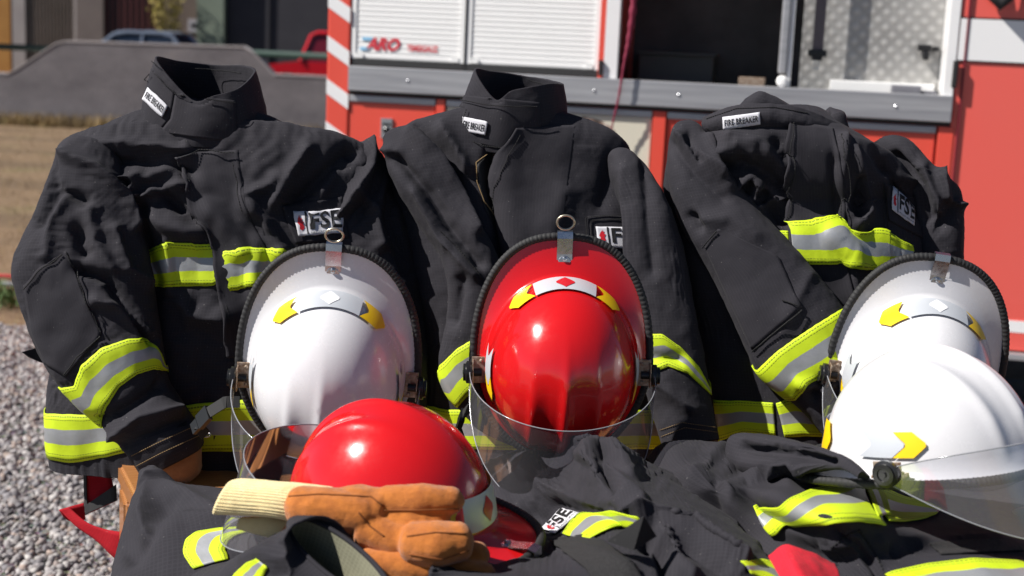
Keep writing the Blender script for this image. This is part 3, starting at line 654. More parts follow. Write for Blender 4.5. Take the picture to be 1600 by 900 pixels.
# flattened collar: lying tab + two rolled lumps
lb = tube_surf([[1150, 172, 1166, 150, 2.50, .01], [1160, 178, 1186, 139, 2.50, .03], [1180, 182, 1208, 146, 2.50, .035], [1220, 190, 1246, 165, 2.50, .035], [1275, 205, 1290, 172, 2.50, .03], [1300, 205, 1310, 180, 2.50, .02]], 50, 40, (), dict(RELS, ka=.02), 30.)
lb.build('collar', M_fab, j3, caps=(True, True))
lr = tube_surf([[1280, 178, 1300, 166, 2.47, .01], [1272, 182, 1320, 172, 2.47, .03], [1280, 200, 1326, 190, 2.47, .035], [1285, 225, 1335, 215, 2.47, .03], [1300, 250, 1345, 240, 2.47, .02]], 50, 30, [([(1290, 175), (1305, 210)], 5, -.006)], dict(RELS, ka=.02), 31.)
lr.build('collar_fold', M_fab, j3, caps=(True, True))
ct = np.array([[P(1098, 184, 2.415), P(1150, 165, 2.40), P(1210, 163, 2.395), P(1262, 172, 2.40), P(1318, 196, 2.43)],
               [P(1096, 196, 2.405), P(1150, 184, 2.385), P(1210, 180, 2.38), P(1262, 188, 2.385), P(1320, 205, 2.42)],
               [P(1104, 208, 2.405), P(1150, 203, 2.385), P(1210, 196, 2.38), P(1262, 200, 2.385), P(1315, 212, 2.42)],
               [P(1120, 217, 2.415), P(1155, 216, 2.40), P(1210, 207, 2.395), P(1250, 206, 2.40), P(1300, 218, 2.43)]])
c3 = patch_surf(ct, 80, 26, [([(1120, 190), (1200, 178)], 12, .003)], dict(su=.01, sv=.01, iters=30, ka=.02, kb=.3, amp=.003, nscale=15), 32.)
c3.build('collar_tab', M_fab, j3, .012)
name_label(c3, [(1129, 184), (1187, 176), (1188, 194), (1130, 202)], j3, .002)
stitch(c3, [[(1104, 186), (1150, 170), (1210, 168), (1262, 177)], [(1104, 200), (1122, 212), (1155, 211), (1210, 202), (1260, 203)]], 'seam', M_stitch, j3, .001, .0009, .004, .7)

# ================================================================== HELMETS
CR_A, CR_B, CR_H = .119, .142, .150
def crown(th, t_):
    """th: angle, 0 = front(+y), pi/2 = right(+x); t 0 base .. 1 top"""
    a = CR_A*(1-.13*t_); b = CR_B*(1-.15*t_)
    k = (1-t_**2.6)**(1/2.0)
    sn = np.sin(th); cs = np.cos(th)
    x = a*sn*k; y = b*cs*k; z = CR_H*t_*(1-.0*t_)
    front = 1/(1+np.exp(-(y-.005)/.022)); topm = np.clip(t_*2.5, 0, 1)
    rid = .0085*np.exp(-(x/.0085)**2)*front+.004*np.exp(-((np.abs(x)-.048)/.008)**2)*front-.0025*np.exp(-((np.abs(x)-.028)/.012)**2)*front
    n = np.stack([x/a**2, y/b**2, z/CR_H**2*.8+0*x], -1); n /= np.linalg.norm(n, axis=-1)[..., None]+1e-9
    return np.stack([x, y, z], -1)+n*(rid*topm)[..., None]
def crown_n(th, t_):
    e = 1e-3; p = crown(th, t_); a = crown(th+e, t_)-p; b = crown(th, np.minimum(t_+e, .999))-p
    n = np.cross(b, a); n /= np.linalg.norm(n, axis=-1)[..., None]+1e-12; s = np.sign((n*p).sum(-1)); return n*s[..., None]
def brim_out(th):
    x = np.sin(th); y = np.cos(th); B = np.where(y > 0, .156, .198); A = .139-.012*np.clip(y, 0, 1)
    sx = np.sign(x)*np.abs(x)**np.where(y > 0, .92, .80)
    return A*sx, B*np.sign(y)*np.abs(y)**np.where(y > 0, 1, .90) - .004
def brim_z(th):
    y = np.cos(th); return -.004-.003*np.clip(-y, 0, 1)**1.5-.004*np.clip(y, 0, 1)
GH = 'fire helmets set out on the table'
def make_helmet(label, cname, M, visor=40, ring=True, ringup=True, strap=None, red=False, knobs=(1, -1)):
    shellm = M_red if red else M_white
    t0 = link(bpy.data.objects.new('fire_helmet', None)); t0.matrix_world = M; t0['label'] = label; t0['category'] = 'helmet'; t0['group'] = GH; t0.empty_display_size = .05
    t0['_o'] = [0.0, 0.0, 0.0]
    nu = 220; th = np.arange(nu)/nu*2*math.pi
    rings = []
    bx, by = brim_out(th); bz = brim_z(th)
    cb = crown(th, np.zeros(nu)+.0)
    for f in (1.0, .93, .8, .6, .4, .22, .1, .04):      # brim from outside in
        ff = f; x = cb[:, 0]+(bx-cb[:, 0])*ff; y = cb[:, 1]+(by-cb[:, 1])*ff; z = bz*ff**1.3+.010*(1-ff)**3
        rings.append(np.stack([x, y, z], -1))
    for tt in 1-(1-np.linspace(0.07, 1, 52))**1.6:
        tt = min(tt, .9995); rings.append(crown(th, np.zeros(nu)+tt))
    G = np.array(rings); V = G.reshape(-1, 3); k = len(rings)
    Fc = [[i*nu+j, i*nu+(j+1) % nu, (i+1)*nu+(j+1) % nu, (i+1)*nu+j] for i in range(k-1) for j in range(nu)]+[[(k-1)*nu+j for j in range(nu)]]
    o = mk('shell', V, Fc, shellm, t0); md = o.modifiers.new('s', 'SOLIDIFY'); md.thickness = .0028; md.offset = 1
    # dark padding inside
    mb = MB(); Vi = []; 
    for tt in np.linspace(.02, .97, 14): Vi.append(crown(th[::5], np.zeros(nu//5)+tt)*.93-np.array([0, 0, .004]))
    Vi = np.array(Vi); n2 = Vi.shape[1]; mb.add(Vi.reshape(-1, 3), [[i*n2+j, i*n2+(j+1) % n2, (i+1)*n2+(j+1) % n2, (i+1)*n2+j] for i in range(13) for j in range(n2)]+[[13*n2+j for j in range(n2)]])
    mb.build('liner', M_in, t0, True)
    # ribbed rubber edge
    m = 1200; a = np.arange(m)/m*2*math.pi; ex, ey = brim_out(a); e = np.stack([ex, ey, brim_z(a)], -1)
    rad = .0064+.00022*np.sign(np.sin(a*150))
    MB().tube(e, rad, 9, closed=True).build('rubber_edge', M_rubber, t0, True)
    # rear clip and ring
    yb = -.198-.004; zb = float(brim_z(np.array([math.pi]))[0])+.0025
    mb = MB(); W = .012
    prof = [(-.165, zb+.0045), (-.175, zb+.004), (yb+.002, zb+.0085), (yb-.0085, zb+.006), (yb-.0095, zb-.004), (yb+.004, zb-.010), (-.172, zb-.007)]
    n = len(prof); up_ = [[-W, y, z] for y, z in prof]+[[W, y, z] for y, z in prof]
    up2 = [[-W, y+.0008, z-.0014 if z > zb else z+.0014] for y, z in prof]+[[W, y+.0008, z-.0014 if z > zb else z+.0014] for y, z in prof]
    mb.add(up_, [[i, i+1, n+i+1, n+i] for i in range(n-1)]); mb.add(up2, [[i, n+i, n+i+1, i+1] for i in range(n-1)])
    mb.lathe([(.010, 0), (.010, .0015), (.009, .002)], (0, -.163, zb+.0035), (0, -.08, 1), 18)
    mb.lathe([(.0042, 0), (.0040, .0022), (.002, .0032)], (0, -.168, zb+.0055), (0, -.08, 1), 12)
    cl = mb.build('rear_clip', M_steel, t0); cl['_o'] = [0., 0., 0.]
    if ring:
        c0 = np.array([0, yb-.012, zb+.006]) if ringup else np.array([0, yb-.004, zb-.012])
        dirn = np.array([0, -1, .25]) if ringup else np.array([0, -.2, -1.]); dirn /= np.linalg.norm(dirn)
        pts = [c0+np.array([0.0135*math.sin(q), 0, 0])+dirn*(.0115*(1-math.cos(q))) for q in np.linspace(0, 2*math.pi, 36, endpoint=False)]
        MB().tube(pts, .0019, 8, closed=True).build('ring', M_brass, cl, True)
    # stickers
    def stick(poly_th, poly_t, mm, nm, off=.0011):
        # convex-ish polygon sampled on a grid between left & right edges given per t
        n_t = 8; n_h = 12; Vs = []
        for i in range(n_t):
            f = i/(n_t-1); tl = poly_t[0]+(poly_t[1]-poly_t[0])*f
            l = np.interp(f, [0, .5, 1], poly_th[0]); r = np.interp(f, [0, .5, 1], poly_th[1])
            hh = np.linspace(l, r, n_h); tt = np.zeros(n_h)+tl; Vs.append(crown(hh, tt)+crown_n(hh, tt)*(off+.0028))
        Vs = np.array(Vs).reshape(-1, 3)
        mk(nm, Vs, [[i*n_h+j, i*n_h+j+1, (i+1)*n_h+j+1, (i+1)*n_h+j] for i in range(n_t-1) for j in range(n_h-1)], mm, t0)
    pi = math.pi; c = R(1)
    tr = (.12, .40)
    stick(([pi-24*c, pi-24*c+.0, pi-24*c], [pi+24*c]*3), tr, M_sil, 'silver_sticker')
    for sg in (1, -1):
        inner = [pi+sg*24.4*c, pi+sg*31*c, pi+sg*24.4*c]; outer = [pi+sg*40*c, pi+sg*47*c, pi+sg*40*c]
        stick((inner, outer), tr, M_yel, 'yellow_sticker')
        inner = [sg*(pi/2-4*c)+0, sg*(pi/2-12*c), sg*(pi/2-4*c)]; outer = [sg*(pi/2-15*c), sg*(pi/2-23*c), sg*(pi/2-15*c)]
        if sg: stick((inner, outer), (.17, .38), M_yel, 'yellow_sticker')
        stick(([sg*(pi/2+16*c), sg*(pi/2+8*c), sg*(pi/2+16*c)], [sg*(pi/2-3.4*c), sg*(pi/2-11.4*c), sg*(pi/2-3.4*c)]), (.17, .38), M_sil, 'silver_sticker')
    dw = 8*c
    stick(([pi, pi-dw, pi], [pi, pi+dw, pi]), (tr[0]+.03, tr[1]-.03), M_redp if red else M_wht, 'diamond_sticker', .0018)
    # knobs, brackets
    for sg in (1, -1):
        o0 = np.array([sg*.1365, .012, .012])
        mb = MB(); mb.lathe([(.006, -.012), (.006, .004), (.0165, .004), (.0175, .006), (.0175, .012), (.0135, .0135), (.0135, .017), (.0085, .0175), (.008, .0155), (.004, .0155), (.0035, .018)], o0, (sg, 0, 0), 28)
        mb.build('visor_knob', M_plastic, t0, False); smooth_by_angle(bpy.data.objects[mb_last()], 30)
        mb = MB(); mb.box(min(sg*.118, sg*.1405), max(sg*.118, sg*.1405), -.012, .030, .004, .008, bev=.001); mb.box(min(sg*.1375, sg*.1395), max(sg*.1375, sg*.1395), -.008, .030, -.004, .026, bev=.0008)
        for yy in (-.006, .024): mb.lathe([(.003, 0), (.003, .002), (.0015, .003)], (sg*.126, yy, .008), (0, 0, 1), 10)
        mb.build('bracket', M_rusty, t0)
    # visor
    al = R(visor); ns = 61; nw = 13; sv_ = np.linspace(-1, 1, ns); G = np.zeros((nw, ns, 3))
    for j, s_ in enumerate(sv_):
        ph = s_*pi/2; x = .1435*math.sin(ph)/1.0; yy = .205*math.cos(ph)**.8; H = .018+.122*(1-abs(s_)**2.2)**.8
        mid = -.004-.038*(1-abs(s_)**2)
        for i in range(nw):
            w = i/(nw-1)-.5; zz = mid-w*H; yv = yy+.012*math.cos(ph)*(w)*1.2
            G[i, j] = (x, .012+yv*math.cos(al)-zz*math.sin(al), .012+yv*math.sin(al)+zz*math.cos(al))
    Fq = [[i*ns+j, i*ns+j+1, (i+1)*ns+j+1, (i+1)*ns+j] for i in range(nw-1) for j in range(ns-1)]
    vo = mk('visor', G.reshape(-1, 3), Fq, M_visor, t0)
    vo['_o'] = [0., 0., 0.]
    loop = np.concatenate([G[0], G[1:, -1], G[-1][::-1][1:], G[1:-1, 0][::-1]])
    MB().tube(loop, .0009, 6, closed=True).build('visor_rim', M_visor_edge, vo, True)
    if strap: strap(t0)
    return t0
def mb_last():
    return COL.objects[-1].name
def frame(o, zdir, fdir):
    z = np.array(zdir, float); z /= np.linalg.norm(z); f = np.array(fdir, float); f -= z*(f@z); f /= np.linalg.norm(f); x = np.cross(f, z)
    return Matrix(((x[0], f[0], z[0], o[0]), (x[1], f[1], z[1], o[1]), (x[2], f[2], z[2], o[2]), (0, 0, 0, 1)))
# three propped helmets: crown faces the viewer, rear up
def chin(side, pts, buckle=True):
    def f(t0):
        Mi = t0.matrix_world.inverted(); W = [np.array(Mi@Vector(p)) for p in pts]
        W = resample(W, 30)
        mb = MB(); T = np.gradient(W, axis=0); T /= np.linalg.norm(T, axis=1)[:, None]; wdir = np.array([.2, .9, .3]); V = []
        for p, t_ in zip(W, T):
            q = wdir-t_*(wdir@t_); q /= np.linalg.norm(q); n_ = np.cross(q, t_)
            for a, b in ((-.009, -.001), (.009, -.001), (.009, .001), (-.009, .001)): V.append(p+q*a+n_*b)
        mb.add(V, [[i*4+j, i*4+(j+1) % 4, i*4+4+(j+1) % 4, i*4+4+j] for i in range(29) for j in range(4)])
        st = mb.build('chin_strap', M_rubber, t0); st['_o'] = [0., 0., 0.]
        if buckle:
            p = W[18]; q = W[-1]; mb = MB(); d = (W[22]-W[14]); d /= np.linalg.norm(d); n_ = np.cross(d, wdir); n_ /= np.linalg.norm(n_); q_ = np.cross(n_, d)
            for (c_, L_, w_, h_) in ((p, .028, .026, .008), (p+d*.024, .016, .020, .006)):
                V = [c_+d*a*L_/2+q_*b*w_/2+n_*e*h_/2 for a in (-1, 1) for b in (-1, 1) for e in (-1, 1)]
                mb.add(V, [[0, 1, 3, 2], [4, 6, 7, 5], [0, 4, 5, 1], [2, 3, 7, 6], [0, 2, 6, 4], [1, 5, 7, 3]])
            mb.build('buckle', M_plastic, st)
            pts_ = [q+np.array([.006*math.sin(a), .003, .008*math.cos(a)-.008]) for a in np.linspace(0, 2*math.pi, 20, endpoint=False)]
            MB().tube(pts_, .0012, 6, closed=True).build('snap', M_steel, st, True)
    return f
make_helmet('white helmet propped against the left jacket, metal ring at its top, shell facing forward', 'w', frame(P(513, 583, 2.16), (0.06, -1, -.14), (-.03, .0, -1)), 70,
            strap=chin(-1, [P(375, 628, 2.17), P(352, 628, 2.17), P(325, 645, 2.18), P(308, 665, 2.19), P(322, 680, 2.2)]))
make_helmet('red helmet propped upright in the middle of the row against a jacket', 'r', frame(P(877, 570, 2.18), (0.03, -1, .02), (.02, .0, -1)), 70, red=True,
            strap=chin(-1, [P(745, 605, 2.18), P(735, 635, 2.2), P(722, 650, 2.22), P(716, 672, 2.24), P(722, 690, 2.25)]))
make_helmet('white helmet propped against the right jacket, behind the white helmet lying flat', 'w', frame(P(1427, 590, 2.25), (-.04, -1, -.14), (-.10, .0, -1)), 70, ring=False)
make_helmet('red helmet lying upright in front, beside the orange gloves', 'r', frame(P(610, 802, 1.79), (.04, -.06, 1), (-.90, .37, .04)), 8, red=True, ringup=False)
make_helmet('white helmet lying upright at the right front with its visor lowered', 'w', frame(P(1450, 714, 1.84), (-.17, .10, 1), (.75, -.64, .20)), 2, ringup=False)

GAIN = 1.6; WG = 1.5
# ================================================================== FOREGROUND GARMENTS
GG = 'folded turnout garments lying on the table'
def ctrl(rows):
    out = []
    for r in rows: out.append([PZ(p[0], p[1], p[2]*1.15+.085*(1 if p[1] > 862 else min(1, max(0, (p[0]-858)/75)))) for p in r])
    out = np.array(out)
    back = out[0].copy(); back[:, 1] += .035; back[:, 2] = np.maximum(TZ+.002, back[:, 2]-.07)
    back2 = back.copy(); back2[:, 1] += .02; back2[:, 2] = TZ+.002
    return np.concatenate([back2[None], back[None], out])
RELF = dict(su=.045, sv=.045, iters=90, ka=.009, kb=.26, amp=.014, nscale=6.5)
# left garment with a sleeve whose open cuff shows the lining
g1 = thing('folded_jacket', 'folded charcoal jacket at left front, its sleeve end open beside the gloves', 'jacket', PZ(330, 900, 0), GG)
b1 = tube_surf([[222, 745, 240, 738, 2.16, .015], [203, 790, 335, 778, 2.12, .04], [190, 830, 455, 806, 2.05, .055], [178, 880, 560, 845, 1.98, .07], [165, 940, 620, 900, 1.90, .08], [155, 1010, 650, 980, 1.84, .08]], 110, 90,
    [([(240, 745), (300, 780), (340, 805)], 9, .012), ([(232, 750), (220, 800), (230, 840)], 10, .010), ([(255, 790), (230, 830), (200, 860)], 12, -.014), ([(235, 840), (290, 812), (360, 815)], 12, .010)], dict(RELF, su=.03, sv=.03), 41.)
b1.build('body', M_fab, g1, caps=(True, True))
band(b1, [(302, 890), (287, 870), (288, 846), (306, 832), (345, 826), (394, 824)], [(357, 876), (352, 858), (358, 845), (370, 838), (383, 834), (398, 829)], 'reflective_stripe', M_tape, g1, .003, n=30)
g1s = tube_surf([[280, 890, 310, 960, 1.90, .03], [340, 878, 367, 965, 1.80, .05], [395, 850, 427, 980, 1.71, .055], [443, 822, 500, 990, 1.63, .055], [464, 816, 560, 995, 1.58, .055]], 90, 60,
    [([(420, 835), (440, 870), (430, 900)], 9, -.012), ([(380, 870), (430, 850)], 8, .010), ([(460, 815), (455, 860), (470, 900)], 6, .004)], dict(RELS, su=.03, sv=.03), 42.)
g1s.build('sleeve', M_fab, g1)
band(g1s, [(362, 905), (385, 880), (402, 872)], [(395, 935), (412, 905), (420, 885)], 'reflective_stripe', M_tape, g1, .003, n=20)
stitch(g1s, [[(452, 822), (448, 860), (458, 898)], [(464, 820), (458, 858), (468, 898)]], 'seam', M_stitch_tan, g1, .0012, .0007, .004, .7)
# flared cuff ring with visible lining
def ringpts(c, a, b, n=64, ph=0):
    th = np.linspace(0, 2*math.pi, n, endpoint=False)+ph; return c+np.cos(th)[:, None]*a+np.sin(th)[:, None]*b
cc = P(528, 870, 1.565); A_ = P(602, 902, 1.53)-cc; B_ = P(497, 817, 1.61)-cc
endc = g1s.G[-1]
ring2 = ringpts(cc, A_, B_, g1s.nu)
# match phases: nearest start
k = np.argmin(np.linalg.norm(ring2-endc[0], axis=1)); r_a = np.roll(ring2, -k, 0); r_b = np.roll(ring2[::-1], -(len(ring2)-1-k), 0)
rr_ = r_a if np.linalg.norm(r_a[10]-endc[10]) < np.linalg.norm(r_b[10]-endc[10]) else r_b
cuff = np.array([endc, endc*.5+rr_*.5, rr_]); Surf(catmull(cuff, np.linspace(0, 2, 12)), True).build('cuff', M_fab, g1, .003)
ax_ = (g1s.G[-1].mean(0)-rr_.mean(0)); ax_ /= np.linalg.norm(ax_)
inn = np.array([rr_, cc+(rr_-cc)*.93+ax_*.004, cc+(rr_-cc)*.86+ax_*.05, cc+(rr_-cc)*.6+ax_*.09, cc+(rr_-cc)*.1+ax_*.10])
Surf(catmull(inn, np.linspace(0, 4, 24)), True).build('cuff_lining', M_khaki, g1)
MB().tube(rr_[::2], .0028, 8, closed=True).build('cuff_hem', M_fab, g1, True)

# middle garment
g2 = thing('folded_jacket', 'crumpled charcoal jacket lying in front of the upright red helmet', 'jacket', PZ(960, 900, 0), GG)
b2 = patch_surf(ctrl([
    [(690, 750, .02), (800, 704, .07), (860, 690, .09), (910, 680, .105), (960, 690, .10), (1010, 722, .07), (1060, 745, .05), (1130, 790, .03)],
    [(690, 775, .03), (805, 735, .085), (860, 725, .10), (915, 715, .11), (970, 730, .10), (1025, 755, .08), (1085, 785, .06), (1150, 825, .04)],
    [(690, 805, .04), (820, 775, .075), (885, 765, .085), (945, 765, .09), (1005, 775, .09), (1060, 795, .08), (1120, 820, .06), (1190, 860, .04)],
    [(680, 840, .04), (840, 815, .06), (905, 805, .065), (965, 810, .07), (1030, 820, .075), (1090, 835, .07), (1150, 860, .06), (1220, 900, .04)],
    [(680, 872, .04), (840, 855, .06), (910, 848, .065), (970, 850, .065), (1040, 860, .065), (1100, 880, .06), (1160, 905, .05), (1240, 940, .03)],
    [(680, 920, .04), (830, 910, .06), (910, 905, .06), (970, 905, .06), (1040, 920, .06), (1100, 930, .05), (1170, 950, .04), (1250, 985, .02)],
    [(760, 985, .04), (830, 985, .04), (900, 985, .04), (970, 985, .04), (1040, 985, .04), (1110, 985, .04), (1180, 1000, .03), (1260, 1030, .01)]]), 120, 96,
    [([(935, 680), (940, 720), (950, 760)], 8, -.022), ([(905, 682), (892, 700), (880, 708)], 9, -.014), ([(920, 700), (955, 700), (985, 740)], 9, .014), ([(900, 710), (930, 725), (1000, 790)], 8, .012), ([(890, 715), (905, 728)], 8, -.012),
     ([(780, 760), (840, 720), (870, 715)], 14, .010), ([(850, 760), (930, 790), (1000, 810)], 9, .012), ([(870, 790), (940, 798), (1010, 830)], 8, -.012), ([(1000, 800), (1080, 830), (1160, 880)], 10, .014), ([(1010, 850), (1080, 850), (1130, 880)], 7, -.012),
     ([(1040, 838), (1060, 880), (1080, 900)], 8, .010), ([(1030, 850), (1040, 895)], 6, -.018), ([(810, 880), (870, 850), (930, 870), (980, 900)], 12, .012), ([(830, 800), (880, 830)], 8, -.010), ([(1040, 760), (1100, 800), (1180, 850)], 8, .010), ([(1000, 720), (1030, 740), (1080, 760)], 6, -.006)], RELF, 43.)
b2.build('body', M_fab, g2, .004)
band(b2, [(880, 838), (903, 806), (925, 800), (960, 797), (998, 806)], [(922, 846), (940, 836), (965, 826), (992, 824), (1012, 828)], 'reflective_stripe', M_tape, g2, .005, n=40, sm=8)
fse_patch(b2, [(893, 799), (905, 806), (868, 832), (848, 820)][:4] and [(846, 829), (880, 796), (906, 806), (868, 838)], g2, .005)
region(b2, [(862, 848), (880, 862), (915, 890), (940, 930)], [(915, 838), (945, 850), (990, 885), (1010, 920)], 'velcro_strip', M_velcro, g2, .004, 30, 20, .003)
band(b2, [(1160, 880), (1180, 874), (1215, 886), (1250, 905)], [(1170, 900), (1190, 905), (1215, 925), (1240, 940)], 'reflective_stripe', M_tape, g2, .005, n=20, sm=6)
# small folded triangular flap
fp = [PZ(948, 846, .18), PZ(1006, 806, .215), PZ(1026, 838, .185), PZ(990, 860, .18)]
mb = MB(); mb.add(fp+[p+np.array([0, .006, -.002]) for p in fp], [[0, 1, 2, 3], [7, 6, 5, 4], [0, 4, 5, 1], [1, 5, 6, 2], [2, 6, 7, 3], [3, 7, 4, 0]]); o = mb.build('flap', M_in, g2)

# right garment
g3 = thing('folded_jacket', 'folded charcoal jacket at right front under the white helmet, bright stripes bunched up', 'jacket', PZ(1350, 900, 0), GG)
b3 = patch_surf(ctrl([
    [(1010, 715, .02), (1040, 690, .055), (1090, 688, .06), (1150, 695, .06), (1210, 705, .065), (1280, 712, .06), (1400, 730, .03), (1530, 745, .02), (1640, 750, .02)],
    [(1030, 745, .04), (1065, 722, .07), (1120, 718, .07), (1180, 725, .075), (1240, 735, .08), (1310, 745, .06), (1420, 765, .03), (1540, 775, .02), (1650, 780, .02)],
    [(1080, 775, .05), (1110, 755, .075), (1160, 755, .075), (1215, 765, .08), (1275, 770, .08), (1340, 775, .06), (1440, 800, .03), (1550, 805, .03), (1655, 810, .02)],
    [(1130, 815, .04), (1160, 795, .055), (1200, 798, .05), (1250, 800, .10), (1310, 800, .11), (1380, 812, .085), (1460, 828, .045), (1560, 835, .04), (1660, 840, .03)],
    [(1180, 850, .03), (1210, 835, .04), (1250, 835, .065), (1300, 835, .085), (1360, 838, .08), (1420, 848, .06), (1490, 856, .055), (1580, 862, .05), (1670, 866, .04)],
    [(1220, 885, .02), (1250, 872, .03), (1290, 870, .05), (1340, 872, .06), (1400, 876, .06), (1460, 880, .06), (1530, 885, .06), (1600, 890, .05), (1680, 895, .04)],
    [(1250, 930, .01), (1280, 920, .02), (1330, 915, .045), (1380, 915, .05), (1440, 918, .055), (1500, 920, .055), (1560, 925, .055), (1630, 930, .05), (1700, 935, .04)],
    [(1270, 1000, .0), (1310, 990, .01), (1360, 985, .03), (1410, 985, .04), (1470, 985, .04), (1530, 985, .04), (1590, 985, .04), (1660, 985, .04), (1720, 985, .03)]]), 130, 96,
    [([(1130, 700), (1090, 740), (1085, 790)], 9, .012), ([(1160, 720), (1120, 750), (1115, 790)], 8, -.014), ([(1145, 725), (1125, 760), (1150, 800)], 8, .010), ([(1180, 730), (1210, 720), (1240, 740), (1230, 775), (1200, 780)], 9, .018),
     ([(1170, 745), (1200, 750)], 8, -.012), ([(1150, 700), (1230, 715), (1290, 718)], 9, -.012), ([(1250, 740), (1280, 770)], 14, -.012), ([(1110, 810), (1170, 840), (1210, 880)], 9, -.020),
     ([(1380, 845), (1450, 838), (1560, 842)], 7, .010), ([(1400, 858), (1500, 852), (1600, 860)], 7, -.008), ([(1300, 830), (1340, 850), (1380, 900)], 7, -.010), ([(1290, 850), (1330, 840), (1370, 890)], 7, .008)], RELF, 44.)
# the cloth lies flat where the stiff tape is sewn on
px_ = pix(b3.G); wt = np.clip(1.6-poly_dist(px_, [(1190, 812), (1262, 792), (1340, 780), (1370, 790), (1450, 803)])/36, 0, 1)[1:-1, 1:-1, None]
for _ in range(60): A = b3.G; b3.G = A.copy(); b3.G[1:-1, 1:-1] += wt*((A[:-2, 1:-1]+A[2:, 1:-1]+A[1:-1, :-2]+A[1:-1, 2:])/4-A[1:-1, 1:-1])
b3 = Surf(b3.G, False)
b3.build('body', M_fab, g3, .004)
lap = tube_surf([[1138, 700, 1146, 680, 2.05, .01], [1160, 740, 1168, 672, 1.99, .03], [1215, 752, 1222, 680, 1.90, .03], [1270, 742, 1285, 695, 1.81, .022], [1315, 738, 1330, 714, 1.76, .014], [1345, 752, 1352, 736, 1.73, .01]], 50, 46, [([(1160, 700), (1230, 705), (1290, 718)], 7, -.014), ([(1200, 760), (1215, 725), (1245, 722), (1255, 750)], 7, .010)], dict(RELS), 45.)
lap.build('rolled_edge', M_fab, g3, caps=(True, True))
band(b3, [(1174, 796), (1195, 788), (1225, 792), (1262, 772), (1300, 764), (1338, 748), (1350, 738)], [(1210, 838), (1232, 824), (1262, 816), (1300, 812), (1340, 816), (1360, 820), (1378, 824)], 'reflective_stripe', M_tape, g3, .007, n=60, sm=3)
band(b3, [(1332, 738), (1345, 762), (1358, 790), (1366, 815)], [(1360, 738), (1370, 760), (1382, 785), (1388, 812)], 'reflective_stripe', M_tape, g3, .009, n=30, sm=3)
band(b3, [(1376, 765), (1410, 780), (1450, 790), (1470, 800)], [(1386, 818), (1410, 820), (1440, 816), (1462, 808)], 'reflective_stripe', M_tape, g3, .0055, n=30, sm=3)
band(b3, [(1385, 898), (1450, 884), (1520, 876), (1600, 880), (1660, 888)], [(1420, 950), (1480, 938), (1540, 931), (1610, 936), (1670, 944)], 'reflective_stripe', M_tape, g3, .004, n=50)
stitch(b3, [[(1342, 828), (1365, 862), (1385, 900)], [(1300, 855), (1320, 838), (1345, 826)]], 'seam', M_stitch, g3, .001, .001, .005, .7)
region(b3, [(1450, 850), (1470, 868)], [(1580, 842), (1600, 862)], 'velcro_strip', M_velcro, g3, .003, 14, 30, .002)

# red cloth between garments
rc = patch_surf([[PZ(1200, 885, 0.149), PZ(1222, 867, 0.163), PZ(1250, 875, 0.161), PZ(1304, 895, 0.144)], [PZ(1216, 917, 0.149), PZ(1237, 897, 0.167), PZ(1267, 902, 0.161), PZ(1310, 917, 0.144)], [PZ(1237, 967, 0.127), PZ(1263, 957, 0.144), PZ(1288, 957, 0.144), PZ(1322, 967, 0.127)]], 40, 30, [([(1230, 855), (1270, 880)], 8, .004)], dict(su=.02, sv=.02, iters=30, ka=.02, kb=.3, amp=.003, nscale=15), 50.)
rc.G[..., 2] += .012; rc2 = Surf(rc.G, False); tag(rc2.build('red_cloth', M_redcloth, None, .006), 'red cloth sticking out between two folded charcoal jackets', 'cloth')
# edge of a grey thing at the far right (rolled cuff in the corner)
mb = MB(); c_ = P(1612, 832, 1.93)
mb.lathe([(.028, -.03), (.034, -.02), (.034, .0), (.030, .006), (.024, .002), (.022, -.015)], c_, (.15, -1, .2), 36)
o = mb.build('rubber_cap', mat('grey_olive_rubber', (.10, .09, .07), .6), None); smooth_by_angle(o, 40); tag(o, 'round grey brown cap cut off by the right frame edge beside the lowered visor', 'cap')

GAIN = 1.45; WG = 1.1
